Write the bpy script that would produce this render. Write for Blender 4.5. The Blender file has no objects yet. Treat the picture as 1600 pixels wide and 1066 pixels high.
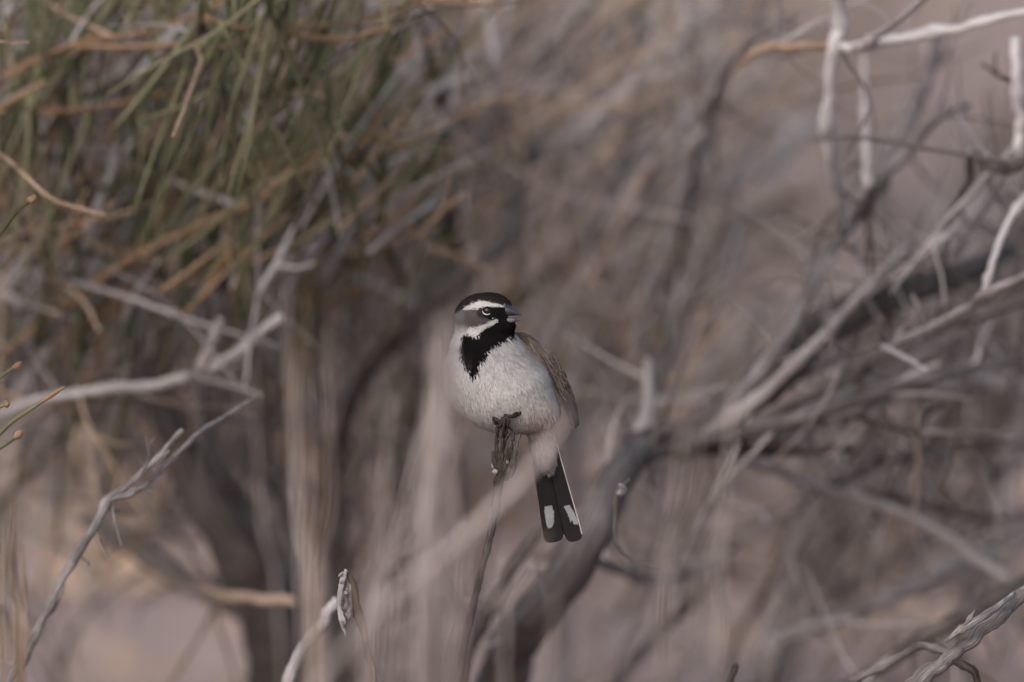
import bpy, math, random
import numpy as np
from mathutils import Vector, Matrix

R = math.radians
sc = bpy.context.scene
C = sc.collection

# ---------------------------------------------------------------- camera, sky, sun, exposure
CAM_H, PITCH, D0, LENS = 1.10, R(6.5), 5.67, 400.0
cam = bpy.data.cameras.new('camera'); cam_o = bpy.data.objects.new('camera', cam); C.objects.link(cam_o)
cam_o.location = (0, 0, CAM_H); cam_o.rotation_euler = (R(90) - PITCH, 0, 0)
cam.lens = LENS; cam.sensor_width = 36.0; cam.clip_start = 0.1; cam.clip_end = 2000
cam.dof.use_dof = True; cam.dof.focus_distance = D0 - 0.008; cam.dof.aperture_fstop = 5.0; cam.dof.aperture_blades = 9
sc.camera = cam_o

SUN_EL, SUN_ROT = R(34), R(202)
wd = bpy.data.worlds.new('World'); sc.world = wd; wd.use_nodes = True
nt = wd.node_tree
sky = nt.nodes.new('ShaderNodeTexSky'); sky.sky_type = 'NISHITA'; sky.sun_disc = False
sky.sun_elevation = SUN_EL; sky.sun_rotation = SUN_ROT
sky.air_density = 1.0; sky.dust_density = 4.0; sky.ozone_density = 1.0
nt.nodes['Background'].inputs['Strength'].default_value = 0.10
nt.links.new(sky.outputs['Color'], nt.nodes['Background'].inputs['Color'])
sun = bpy.data.lights.new('sun', 'SUN'); sun.energy = 1.5; sun.angle = R(50); sun.color = (1.0, 0.915, 0.925)
sun_o = bpy.data.objects.new('sun', sun); C.objects.link(sun_o); sun_o.location = (-2, -3, 8)
sdir = Vector((math.sin(SUN_ROT) * math.cos(SUN_EL), math.cos(SUN_ROT) * math.cos(SUN_EL), math.sin(SUN_EL)))
sun_o.rotation_euler = (-sdir).to_track_quat('-Z', 'Y').to_euler()
vs = sc.view_settings
vs.view_transform = 'Standard'; vs.look = 'None'; vs.exposure = 0.64; vs.gamma = 1.0; vs.use_curve_mapping = False
sc.cycles.use_denoising = True
sc.cycles.max_bounces = 6

# ---------------------------------------------------------------- helpers
FWD = Vector((0, math.cos(PITCH), -math.sin(PITCH))); UP = Vector((0, math.sin(PITCH), math.cos(PITCH))); RT = Vector((1, 0, 0))
K = 36.0 / LENS / 1600.0
def W(px, py, dep=0.0):
    """photo pixel (1600 wide) at a depth in metres behind the bird -> world point"""
    d = D0 + dep
    return Vector((0, 0, CAM_H)) + (FWD + RT * ((px - 800) * K) + UP * (-(py - 533) * K)) * d
def S(dep=0.0): return (D0 + dep) * K          # metres per photo pixel at that depth

def tag(o, label=None, cat=None, group=None, kind=None):
    if label: o['label'] = label
    if cat: o['category'] = cat
    if group: o['group'] = group
    if kind: o['kind'] = kind
    return o
def thing(name, loc, label, cat, group=None):
    o = bpy.data.objects.new(name, None); C.objects.link(o); o.location = loc; o.empty_display_size = 0.02
    return tag(o, label, cat, group)
def link(name, me, mat, parent=None):
    o = bpy.data.objects.new(name, me); C.objects.link(o)
    if mat and not me.materials: me.materials.append(mat)
    if parent: o.parent = parent
    return o
def root_loc(o):
    while o.parent: o = o.parent
    return o.location
def smooth(me):
    me.polygons.foreach_set('use_smooth', [True] * len(me.polygons))

def catmull(pts, n):
    pts = [np.array(p, float) for p in pts]
    if len(pts) == 2: pts = [pts[0], (pts[0] + pts[1]) / 2, pts[1]]
    P = [2 * pts[0] - pts[1]] + pts + [2 * pts[-1] - pts[-2]]
    out = []
    for i in range(1, len(P) - 2):
        for k in range(n):
            t = k / n; a, b, c, d = P[i - 1], P[i], P[i + 1], P[i + 2]
            out.append(0.5 * (2 * b + (c - a) * t + (2 * a - 5 * b + 4 * c - d) * t * t + (3 * b - a - 3 * c + d) * t ** 3))
    out.append(P[-2]); return np.array(out)

class MB:
    """collects geometry; carries a bark coordinate (along, around) per vertex"""
    def __init__(s): s.v, s.f, s.b, s.c, s.n = [], [], [], [], 0
    def tube(s, path, rad, sides=8, rng=None, gnarl=0.0, col=None, knots=0, flat=1.0):
        path = np.asarray(path, float); n = len(path)
        rad = np.interp(np.linspace(0, 1, n), np.linspace(0, 1, len(rad)), rad)
        rng = rng or np.random.RandomState(1)
        tan = np.gradient(path, axis=0); tan /= np.linalg.norm(tan, axis=1)[:, None] + 1e-12
        ref = np.array([0.3, 1.0, 0.2]) if abs(tan[0] @ np.array([0.3, 1, .2])) < 0.95 else np.array([1., 0, 0])
        u = np.cross(tan[0], ref); u /= np.linalg.norm(u)
        ang = np.arange(sides) / sides * 2 * np.pi
        prof = 1 + gnarl * rng.uniform(-1, 1, sides) * 0.8
        seg = np.linalg.norm(np.diff(path, axis=0), axis=1); L = np.concatenate([[0], np.cumsum(seg)])
        kn = np.ones(n)
        for _ in range(knots):
            c = rng.uniform(0.05, 0.95) * L[-1]; w = rad.mean() * rng.uniform(1.0, 2.0)
            kn += rng.uniform(0.15, 0.5) * np.exp(-((L - c) / w) ** 2)
        base = s.n
        off = rng.uniform(0, 50)
        for i in range(n):
            u = u - tan[i] * (u @ tan[i]); u /= np.linalg.norm(u) + 1e-12; w = np.cross(tan[i], u)
            prof = prof + gnarl * 0.35 * rng.uniform(-1, 1, sides); prof = prof * 0.93 + 0.07
            r = rad[i] * kn[i] * prof * (1 + gnarl * 0.5 * rng.uniform(-1, 1))
            ring = path[i] + (np.cos(ang) * r)[:, None] * u + (np.sin(ang) * r * flat)[:, None] * w
            s.v.append(ring)
            s.b.append(np.stack([np.full(sides, L[i] + off), np.cos(ang) * rad[i], np.sin(ang) * rad[i]], 1))
        for i in range(n - 1):
            for j in range(sides):
                a = base + i * sides + j; b = base + i * sides + (j + 1) % sides
                s.f.append((a, b, b + sides, a + sides))
        s.n += n * sides
        for k, i in ((0, 0), (1, n - 1)):
            s.v.append(path[i][None] + (tan[i] * rad[i] * (0.4 if k else -0.4))[None]); s.b.append(np.array([[L[i] + off, 0, 0]]))
            c = s.n; s.n += 1
            for j in range(sides):
                a = base + i * sides + j; b = base + i * sides + (j + 1) % sides
                s.f.append((a, b, c) if k else (b, a, c))
        if col is not None: s.c.append(np.tile(np.array(col, float), (n * sides + 2, 1)))
        return s
    def mesh(s, name, origin=(0, 0, 0)):
        v = np.concatenate(s.v) - np.array(origin)
        me = bpy.data.meshes.new(name); me.from_pydata(v.tolist(), [], s.f)
        b = np.concatenate(s.b).astype(np.float32)
        at = me.attributes.new('bark', 'FLOAT_VECTOR', 'POINT'); at.data.foreach_set('vector', b.ravel())
        if s.c:
            c = np.concatenate(s.c); c = np.concatenate([c, np.ones((len(c), 1))], 1).astype(np.float32)
            ca = me.attributes.new('col', 'FLOAT_COLOR', 'POINT'); ca.data.foreach_set('color', c.ravel())
        smooth(me); return me

# ---------------------------------------------------------------- materials
def new_mat(name, rough=0.9):
    m = bpy.data.materials.new(name); m.use_nodes = True; t = m.node_tree
    b = t.nodes['Principled BSDF']; b.inputs['Roughness'].default_value = rough
    b.inputs['Specular IOR Level'].default_value = 0.25
    return m, t, b
def ramp(t, stops):
    r = t.nodes.new('ShaderNodeValToRGB'); e = r.color_ramp.elements
    while len(e) < len(stops): e.new(0.5)
    for k, (p, c) in enumerate(stops): e[k].position = p; e[k].color = (*c, 1)
    return r
def bark_mat(name, dark, mid, pale, along=60, around=900, rough=0.9, bump=0.6, vary=0.25):
    """weathered bark: streaks along the stem, patches and a per-object shade"""
    m, t, b = new_mat(name, rough); L = t.links.new
    a = t.nodes.new('ShaderNodeAttribute'); a.attribute_name = 'bark'
    mp = t.nodes.new('ShaderNodeMapping'); mp.inputs['Scale'].default_value = (along, around, around); L(a.outputs['Vector'], mp.inputs['Vector'])
    n1 = t.nodes.new('ShaderNodeTexNoise'); n1.inputs['Scale'].default_value = 1; n1.inputs['Detail'].default_value = 5; n1.inputs['Roughness'].default_value = 0.65
    L(mp.outputs[0], n1.inputs['Vector'])
    n2 = t.nodes.new('ShaderNodeTexNoise'); n2.inputs['Scale'].default_value = 28; n2.inputs['Detail'].default_value = 3; L(a.outputs['Vector'], n2.inputs['Vector'])
    mx = t.nodes.new('ShaderNodeMath'); mx.operation = 'MULTIPLY_ADD'; mx.inputs[1].default_value = 0.62
    sc2 = t.nodes.new('ShaderNodeMath'); sc2.operation = 'MULTIPLY'; sc2.inputs[1].default_value = 0.38
    L(n2.outputs[0], sc2.inputs[0]); L(n1.outputs[0], mx.inputs[0]); L(sc2.outputs[0], mx.inputs[2])
    oi = t.nodes.new('ShaderNodeObjectInfo')
    ad = t.nodes.new('ShaderNodeMath'); ad.operation = 'MULTIPLY_ADD'; ad.inputs[1].default_value = vary; L(oi.outputs['Random'], ad.inputs[0])
    sb = t.nodes.new('ShaderNodeMath'); sb.operation = 'SUBTRACT'; sb.inputs[1].default_value = vary / 2; L(mx.outputs[0], sb.inputs[0]); L(sb.outputs[0], ad.inputs[2])
    r = ramp(t, [(0.30, dark), (0.5, mid), (0.68, pale)]); L(ad.outputs[0], r.inputs[0]); L(r.outputs[0], b.inputs['Base Color'])
    bp = t.nodes.new('ShaderNodeBump'); bp.inputs['Strength'].default_value = bump; bp.inputs['Distance'].default_value = 0.002
    L(n1.outputs[0], bp.inputs['Height']); L(bp.outputs[0], b.inputs['Normal'])
    return m
def col_mat(name, rough=0.8, spec=0.2, nscale=0, namp=0.0, sheen=0.0):
    m, t, b = new_mat(name, rough); L = t.links.new
    a = t.nodes.new('ShaderNodeAttribute'); a.attribute_name = 'col'
    b.inputs['Specular IOR Level'].default_value = spec
    if nscale:
        tc = t.nodes.new('ShaderNodeTexCoord'); n = t.nodes.new('ShaderNodeTexNoise'); n.inputs['Scale'].default_value = nscale; n.inputs['Detail'].default_value = 4
        L(tc.outputs['Object'], n.inputs['Vector'])
        mr = t.nodes.new('ShaderNodeMapRange'); mr.inputs[1].default_value = 0.3; mr.inputs[2].default_value = 0.7; mr.inputs[3].default_value = 1 - namp; mr.inputs[4].default_value = 1 + namp
        L(n.outputs[0], mr.inputs[0])
        mm = t.nodes.new('ShaderNodeVectorMath'); mm.operation = 'SCALE'; L(a.outputs['Color'], mm.inputs[0]); L(mr.outputs[0], mm.inputs['Scale'])
        L(mm.outputs[0], b.inputs['Base Color'])
    else: L(a.outputs['Color'], b.inputs['Base Color'])
    if sheen: b.inputs['Sheen Weight'].default_value = sheen
    return m
M = {}
M['grey'] = bark_mat('grey_bark', (0.045, 0.038, 0.036), (0.15, 0.137, 0.138), (0.32, 0.30, 0.305))
M['pale'] = bark_mat('pale_bark', (0.13, 0.12, 0.122), (0.31, 0.295, 0.30), (0.48, 0.465, 0.475), vary=.12)
M['bleached'] = bark_mat('bleached_bark', (0.24, 0.23, 0.235), (0.46, 0.45, 0.46), (0.62, 0.61, 0.625), vary=.1)
M['dark'] = bark_mat('dark_bark', (0.018, 0.015, 0.014), (0.058, 0.050, 0.047), (0.15, 0.135, 0.13))
M['trunk'] = bark_mat('trunk_bark', (0.018, 0.016, 0.015), (0.075, 0.067, 0.065), (0.20, 0.185, 0.183), along=35, around=420)
M['greytrunk'] = bark_mat('grey_trunk_bark', (0.02, 0.018, 0.018), (0.085, 0.078, 0.08), (0.26, 0.245, 0.252), along=30, around=520, vary=.1, bump=1.0)
M['brown'] = bark_mat('brown_bark', (0.03, 0.02, 0.016), (0.10, 0.075, 0.062), (0.27, 0.23, 0.21))
M['orange'] = bark_mat('orange_bark', (0.10, 0.06, 0.032), (0.20, 0.128, 0.076), (0.29, 0.215, 0.155), vary=.1)
M['tan'] = bark_mat('tan_bark', (0.12, 0.08, 0.052), (0.275, 0.203, 0.145), (0.41, 0.325, 0.255))
M['green'] = bark_mat('green_stem', (0.032, 0.034, 0.017), (0.083, 0.086, 0.046), (0.17, 0.165, 0.105), vary=0.4)
M['straw'] = bark_mat('straw', (0.20, 0.165, 0.15), (0.36, 0.31, 0.295), (0.48, 0.43, 0.41), vary=0.4)
M['weathered'] = bark_mat('weathered_wood', (0.035, 0.03, 0.03), (0.21, 0.195, 0.195), (0.62, 0.60, 0.61), along=110, around=1500, bump=1.0, vary=0.1)
M['perch'] = bark_mat('perch_wood', (0.010, 0.008, 0.007), (0.042, 0.034, 0.030), (0.17, 0.15, 0.14), along=150, around=1600, bump=1.0, vary=0.1)

def ground_mat():
    m, t, b = new_mat('desert_soil', 1.0); L = t.links.new
    tc = t.nodes.new('ShaderNodeTexCoord')
    n1 = t.nodes.new('ShaderNodeTexNoise'); n1.inputs['Scale'].default_value = 1.6; n1.inputs['Detail'].default_value = 4; L(tc.outputs['Object'], n1.inputs['Vector'])
    n2 = t.nodes.new('ShaderNodeTexNoise'); n2.inputs['Scale'].default_value = 55; n2.inputs['Detail'].default_value = 6; L(tc.outputs['Object'], n2.inputs['Vector'])
    r1 = ramp(t, [(0.35, (0.235, 0.178, 0.165)), (0.5, (0.30, 0.238, 0.222)), (0.66, (0.40, 0.31, 0.26))]); L(n1.outputs[0], r1.inputs[0])
    r2 = ramp(t, [(0.3, (0.55, 0.55, 0.55)), (0.6, (1.1, 1.1, 1.1))]); L(n2.outputs[0], r2.inputs[0])
    mx = t.nodes.new('ShaderNodeMix'); mx.data_type = 'RGBA'; mx.blend_type = 'MULTIPLY'; mx.inputs['Factor'].default_value = 1
    L(r1.outputs[0], mx.inputs['A']); L(r2.outputs[0], mx.inputs['B']); L(mx.outputs['Result'], b.inputs['Base Color'])
    bp = t.nodes.new('ShaderNodeBump'); bp.inputs['Strength'].default_value = 0.7; bp.inputs['Distance'].default_value = 0.01
    L(n2.outputs[0], bp.inputs['Height']); L(bp.outputs[0], b.inputs['Normal'])
    return m
M['ground'] = ground_mat()
def stone_mat():
    m, t, b = new_mat('stone', 0.95); L = t.links.new
    tc = t.nodes.new('ShaderNodeTexCoord'); n = t.nodes.new('ShaderNodeTexNoise'); n.inputs['Scale'].default_value = 22; n.inputs['Detail'].default_value = 6
    L(tc.outputs['Object'], n.inputs['Vector'])
    r = ramp(t, [(0.3, (0.20, 0.15, 0.12)), (0.55, (0.38, 0.29, 0.22)), (0.75, (0.50, 0.41, 0.33))]); L(n.outputs[0], r.inputs[0]); L(r.outputs[0], b.inputs['Base Color'])
    return m
M['stone'] = stone_mat()

# ---------------------------------------------------------------- ground
def gh(x, y):
    return 0.012 * math.sin(x * 3.1 + 1) * math.sin(y * 2.3) + 0.008 * math.sin(x * 7 + y * 5)
def make_ground():
    xs = np.concatenate([np.linspace(-400, -6, 14), np.linspace(-4, 4, 81), np.linspace(6, 400, 14)])
    ys = np.concatenate([np.linspace(-60, 1, 6), np.linspace(2, 18, 161), np.linspace(20, 900, 24)])
    v, f = [], []
    for y in ys:
        for x in xs: v.append((x, y, gh(x, y) if (-4.1 < x < 4.1 and 1.9 < y < 18.1) else 0.0))
    n = len(xs)
    for j in range(len(ys) - 1):
        for i in range(n - 1): a = j * n + i; f.append((a, a + 1, a + n + 1, a + n))
    me = bpy.data.meshes.new('ground'); me.from_pydata(v, [], f); smooth(me)
    tag(link('ground', me, M['ground']), kind='structure')
make_ground()

def rock_mesh(rng, r):
    import bmesh
    bm = bmesh.new(); bmesh.ops.create_icosphere(bm, subdivisions=2, radius=r)
    ph = rng.uniform(0, 6, 6)
    for v in bm.verts:
        c = v.co / r
        k = 1 + .16 * math.sin(3 * c.x + ph[0]) + .14 * math.sin(4 * c.y + ph[1]) + .12 * math.sin(4 * c.z + 3 * c.x + ph[2])
        v.co = Vector((v.co.x * k * 1.25, v.co.y * k, v.co.z * k * 0.7))
    me = bpy.data.meshes.new('stone'); bm.to_mesh(me); bm.free(); smooth(me); return me
rng = np.random.RandomState(3)
def pebbles():
    v, f = [], []
    for _ in range(2600):
        y = rng.uniform(6.8, 14.5); x = rng.uniform(-0.09, 0.09) * y; r = rng.uniform(0.003, 0.012)
        a = rng.uniform(0, 6.28); b0 = len(v); z = gh(x, y)
        for k in range(5):
            q = a + k * 1.2566; v.append((x + math.cos(q) * r * 1.2, y + math.sin(q) * r, z - 0.002))
        for k in range(5):
            q = a + 0.4 + k * 1.2566; v.append((x + math.cos(q) * r * .7, y + math.sin(q) * r * .6, z + r * .7))
        for k in range(5): f.append((b0 + k, b0 + (k + 1) % 5, b0 + 5 + (k + 1) % 5, b0 + 5 + k))
        f.append(tuple(range(b0 + 5, b0 + 10)))
    me = bpy.data.meshes.new('gravel'); me.from_pydata(v, [], f)
    tag(link('gravel', me, M['stone']), 'small tan gravel scattered over the bare desert soil', 'gravel', kind='stuff')
pebbles()
def ground_at(px, py):
    d = FWD + RT * ((px - 800) * K) + UP * (-(py - 533) * K); t = CAM_H / -d.z
    p = Vector((0, 0, CAM_H)) + d * t; p.z = gh(p.x, p.y); return p

# ---------------------------------------------------------------- plants: traced branches + grown twigs
def traced(pts, dep):
    out = []
    for p in pts: out.append(np.array(W(p[0], p[1], p[2] if len(p) > 2 else dep)))
    return out
class Plant:
    def __init__(s, name, base, label, cat, seed, group=None):
        s.o = thing(name, base, label, cat, group); s.base = np.array(base); s.rng = np.random.RandomState(seed); s.br = []
    def branch(s, pts, w, dep=0.3, mat='grey', name='branch', sides=9, gnarl=0.16, knots=3, parent=None, down=None, n=7, keep=True, wob=0.25):
        """pts in photo pixels (+ depth); w = width(s) in photo pixels; down = carry the last point on to the root"""
        path = traced(pts, dep); wl = list(w) if isinstance(w, (list, tuple)) else [w, w * 0.8]
        mid = pts[len(pts) // 2]; sc_ = S(mid[2] if len(mid) > 2 else dep)
        rad = [x * sc_ / 2 for x in wl]
        pa = catmull(path, n)
        if down is not None:
            b = np.array(down, float); a = pa[-1]; t0 = pa[-1] - pa[-2]; t0 /= np.linalg.norm(t0)
            L = np.linalg.norm(b - a); ext = catmull([a, a + t0 * L * .35, (a + b) / 2 * .4 + b * .6 + [0, 0, .05 * L], b], 6)[1:]
            rad = list(np.interp(np.linspace(0, 1, len(pa)), np.linspace(0, 1, len(rad)), rad)) + [rad[-1] * (1 + .2 * k / len(ext)) for k in range(len(ext))]
            pa = np.concatenate([pa, ext])
        r0 = np.mean(rad)
        jit = s.rng.normal(0, 1, pa.shape); jit = (jit + np.roll(jit, 1, 0) + np.roll(jit, -1, 0)) / 3
        jit[0] = jit[-1] = 0; pa = pa + jit * r0 * wob
        return s.add(pa, rad, mat, name, sides, gnarl, knots, parent, keep)
    def add(s, pa, rad, mat, name, sides=7, gnarl=0.12, knots=1, parent=None, keep=True):
        me = MB().tube(pa, rad, sides, s.rng, gnarl, knots=knots).mesh(name, s.base)
        o = link(name, me, M[mat], parent or s.o)
        if keep: s.br.append((pa, np.interp(np.linspace(0, 1, len(pa)), np.linspace(0, 1, len(rad)), rad), o))
        return o
    def twigs(s, count, length=(0.03, 0.12), w=(3, 8), mats=('grey',), spread=0.9, bias=(0, 0, 0), only=None, name='twig', sides=6, curl=0.5, sub=0.3, t_rng=(0.05, 1.0), straight=False):
        src = only or s.br
        src = list(src)
        lens = np.array([np.linalg.norm(np.diff(b[0], axis=0), axis=1).sum() for b in src]); pr = lens / lens.sum()
        for _ in range(count):
            pa, rad, o = src[s.rng.choice(len(src), p=pr)]
            i = min(len(pa) - 2, int(s.rng.uniform(*t_rng) * (len(pa) - 1)))
            p = pa[i]; t = pa[i + 1] - pa[i]; t /= np.linalg.norm(t) + 1e-9
            if s.rng.rand() < .4: t = -t
            d = t * s.rng.uniform(.2, 1) + s.rng.normal(0, spread, 3) * [1, .7, 1] + np.array(bias); d[1] = abs(d[1]) if s.rng.rand() < .8 else d[1] * .3; d /= np.linalg.norm(d)
            L = s.rng.uniform(*length); r = s.rng.uniform(*w) * S(.4) / 2; r = min(r, rad[i] * .9)
            s._twig(p, d, L, r, mats[s.rng.randint(len(mats))], o, name, sides, curl, sub)
    def _twig(s, p, d, L, r, mat, parent, name, sides, curl, sub):
        n = 4; pts = [p]; q = p.copy(); dd = d.copy()
        for k in range(n):
            dd = dd + s.rng.normal(0, curl * .45, 3); dd /= np.linalg.norm(dd); q = q + dd * L / n; pts.append(q.copy())
        pa = catmull(pts, 3)
        mb = MB().tube(pa, [r * 1.1, r * .9, r * .7, r * .45], sides, s.rng, .14, knots=2)
        if s.rng.rand() < sub:        # a side shoot of the same twig
            i = s.rng.randint(3, len(pa) - 3); d2 = dd + s.rng.normal(0, .8, 3); d2 /= np.linalg.norm(d2); L2 = L * s.rng.uniform(.3, .6)
            e = [pa[i], pa[i] + d2 * L2 * .5, pa[i] + d2 * L2 + s.rng.normal(0, L2 * .12, 3)]
            mb.tube(catmull(e, 3), [r * .7, r * .35], sides, s.rng, .14)
        link(name, mb.mesh(name, s.base), M[mat], parent)
def base_at(px, dep):
    p = W(px, 1066, dep); return Vector((p.x, p.y, gh(p.x, p.y) - 0.01))
def rooted(p, dx=0, dy=0): return (p.x + dx, p.y + dy, p.z)

# ---- dead grey shrub on the right
b = base_at(770, 0.55)
pr = Plant('dead_shrub', b, 'tangled leafless grey shrub with a thick diagonal trunk behind the bird\'s tail', 'shrub', 11)
B = pr.branch
B([(1090, 682, .5), (1040, 688, .47), (1000, 700, .43), (960, 755, .38), (925, 835, .36), (884, 902, .37), (834, 962, .4), (800, 1015, .45), (780, 1075, .5)], [34, 44, 52, 58, 66, 70, 76, 84], mat='greytrunk', name='trunk', sides=18, gnarl=.07, knots=0, wob=.06, down=rooted(b), n=9)
B([(860, 800, .3), (834, 838, .28), (793, 895, .3), (766, 949, .36), (732, 1015, .4), (715, 1070, .5)], [16, 22, 24, 26], mat='grey', down=rooted(b, -.03))
# thick trunk to the upper right
B([(1610, 360, .8), (1549, 405, .60), (1482, 436, .54), (1400, 462, .50), (1290, 510, .46), (1200, 590, .44), (1120, 668, .44), (1040, 690, .48), (985, 700, .43)], [28, 36, 42, 50, 64, 74, 64, 50, 40], mat='trunk', name='trunk', sides=16, gnarl=.07, knots=0, n=8, wob=.06)
B([(1310, 560, .48), (1235, 596, .46), (1178, 628, .45), (1121, 668, .45), (1060, 694, .46)], [10, 15, 17, 18], mat='grey')
B([(1512, 165, .45), (1465, 184, .42), (1424, 230, .42), (1381, 273, .42), (1350, 320, .44), (1323, 357, .46), (1279, 424, .43), (1250, 485, .42), (1195, 570, .42), (1110, 672, .42)], [11, 18, 20, 21, 22, 22, 24, 26, 28], mat='greytrunk', knots=3, wob=.1)
for q, (pts, ww, mt) in enumerate((([(1600, 560, .42), (1480, 585, .4), (1340, 625, .39), (1200, 665, .4), (1080, 690, .42)], [14, 18, 22, 28], 'greytrunk'), ([(1420, 380, .45), (1350, 455, .42), (1270, 540, .4), (1180, 625, .4), (1090, 690, .42)], [12, 16, 20, 26], 'grey'), ([(1610, 470, .5), (1500, 505, .45), (1380, 565, .42), (1250, 625, .4), (1110, 685, .42)], [10, 15, 19, 22], 'trunk'), ([(1330, 700, .42), (1230, 706, .42), (1140, 700, .43), (1040, 702, .43), (985, 722, .41)], [14, 20, 26, 30], 'trunk'))):
    B(pts, ww, mat=mt, knots=2, wob=.1)
B([(1310, -20, .28), (1310, 37, .3), (1303, 74, .3), (1296, 142, .32), (1293, 202, .34), (1303, 270, .38), (1315, 355, .45)], [24, 22, 20, 19, 19], mat='bleached', knots=5)
B([(1640, 10, .25), (1549, 32, .26), (1482, 47, .27), (1397, 64, .29), (1330, 76, .3), (1303, 72, .3)], [14, 15, 17, 16], mat='bleached', knots=4)
B([(1455, -15, .22), (1397, 36, .26), (1354, 67, .29), (1328, 76, .3)], [12, 13], mat='pale')
B([(1161, 98, .36), (1180, 80, .35), (1215, 73, .34), (1250, 74, .33), (1298, 70, .3)], [11, 15, 13], mat='tan', knots=1)
B([(1190, -15, .62), (1178, 44, .6), (1148, 95, .6), (1121, 142, .62), (1107, 189, .66), (1092, 240, .7), (1077, 300, .75), (1060, 420, .8), (1040, 560, .75), (1005, 650, .55)], [9, 12, 12, 15, 14], mat='grey')
B([(1350, 90, .46), (1350, 186, .46), (1354, 270, .45), (1360, 312, .44)], [9, 12, 12], mat='pale')
B([(1470, 50, .62), (1458, 95, .6), (1444, 140, .58), (1428, 180, .56), (1397, 240, .54), (1360, 330, .5)], [20, 22, 20, 16], mat='grey')
B([(1588, 60, .3), (1588, 110, .3), (1592, 160, .31), (1596, 202, .32), (1580, 252, .34), (1540, 320, .45), (1490, 400, .6)], [16, 17, 16], mat='bleached')
B([(1630, 235, .28), (1566, 268, .3), (1522, 240, .36), (1512, 287, .4), (1489, 334, .45), (1470, 420, .6)], [12, 13, 12], mat='dark')
B([(1612, 300, .28), (1580, 338, .27), (1562, 380, .26), (1549, 418, .25), (1539, 458, .25)], [12, 12, 10], mat='pale')
B([(1640, 405, .2), (1600, 431, .22), (1539, 460, .25), (1516, 478, .27), (1448, 515, .3), (1397, 539, .34), (1320, 590, .45)], [13, 14, 11, 10], mat='grey', knots=4)
B([(1377, 540, .33), (1414, 559, .3), (1448, 579, .27)], [8, 7], mat='pale')
B([(1290, 440, .45), (1296, 461, .38), (1292, 505, .36), (1306, 542, .36), (1337, 558, .38), (1370, 548, .36)], [5, 6, 6], mat='grey')
B([(1425, 462, .34), (1434, 482, .33), (1411, 512, .34), (1397, 540, .34)], [6, 7], mat='grey')
B([(1337, 380, .5), (1337, 400, .46), (1349, 440, .44), (1335, 470, .48), (1290, 500, .55)], [8, 9], mat='grey')
B([(1500, 345, .4), (1465, 382, .38), (1420, 420, .45), (1370, 480, .56)], [9, 10, 12], mat='pale')
B([(1440, 420, .5), (1400, 460, .5), (1385, 520, .5), (1370, 560, .5), (1347, 590, .5), (1330, 625, .5), (1290, 655, .5)], [10, 12, 12], mat='dark')
B([(1600, 390, .5), (1560, 470, .55), (1500, 520, .6), (1430, 560, .6), (1350, 600, .58), (1250, 640, .55), (1130, 684, .5)], [10, 14, 18, 20], mat='grey')
B([(1468, 568, .4), (1424, 588, .4), (1380, 613, .4), (1323, 646, .42), (1212, 668, .48), (1110, 690, .5)], [9, 11, 14, 18], mat='grey')
B([(1472, 630, .4), (1448, 647, .39), (1435, 673, .38), (1364, 660, .4), (1325, 647, .42)], [8, 9, 8], mat='dark')
B([(1640, 612, .85), (1560, 600, .82), (1499, 598, .8), (1414, 610, .75), (1330, 640, .65), (1200, 680, .55)], [36, 34, 30, 24], mat='grey', sides=12)
B([(1640, 940, .55), (1600, 915, .55), (1532, 877, .55), (1482, 840, .55), (1397, 796, .55), (1330, 774, .55), (1276, 760, .54), (1205, 733, .52), (1130, 705, .5), (1050, 695, .48)], [14, 16, 20, 17, 15, 18, 22], mat='grey', knots=6)
B([(1282, 764, .56), (1235, 804, .58), (1161, 841, .6), (1111, 871, .6), (1060, 897, .58), (1015, 904, .55), (960, 890, .45), (910, 865, .38)], [12, 15, 16, 18, 16], mat='grey')
B([(1640, 800, .7), (1549, 811, .66), (1465, 794, .62), (1397, 777, .58), (1355, 768, .56)], [10, 13, 13], mat='dark')
B([(1640, 690, .7), (1482, 705, .66), (1431, 709, .63), (1364, 730, .6), (1310, 755, .57), (1276, 762, .55)], [10, 12, 12], mat='dark')
B([(1640, 832, .65), (1600, 848, .64), (1526, 876, .62), (1465, 905, .6), (1381, 939, .58), (1296, 972, .56), (1222, 993, .56), (1203, 1012, .56), (1196, 1075, .58)], [22, 20, 17, 20, 24, 28, 30], mat='grey', sides=10, knots=6, down=rooted(b, .18, .05))
B([(1640, 885, .5), (1597, 912, .46), (1532, 949, .44), (1465, 986, .42), (1397, 1030, .42), (1330, 1070, .45)], [24, 28, 26, 22], mat='dark', sides=10, down=rooted(b, .20, -.03))
B([(1268, 822, .85), (1252, 836, .85), (1229, 875, .85), (1188, 935, .85), (1150, 1000, .85), (1120, 1075, .85)], [16, 14, 11], mat='brown', down=rooted(b, .16, .25))
B([(1140, 885, .7), (1100, 926, .7), (1060, 960, .68), (1002, 1022, .66), (960, 1075, .64)], [10, 14, 17], mat='dark', down=rooted(b, .06, .06))
B([(1150, 1040, .12), (1143, 1058, .12), (1135, 1080, .12)], [9, 11], mat='dark', down=rooted(b, .14, -.2), keep=False)
B([(984, 748, .12), (964, 768, .12), (962, 807, .12), (963, 848, .12), (982, 870, .11), (1013, 883, .1), (1030, 888, .1)], [4, 6, 6, 5, 7], mat='dark', n=6, gnarl=.2)
B([(968, 757, .1), (975, 764, .11), (966, 772, .12)], [4, 9, 6], mat='bleached', name='lichen_patch', gnarl=.4, keep=False)
B([(1010, 560, .5), (1012, 620, .48), (1000, 690, .44)], [10, 20, 30], mat='grey')
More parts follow.
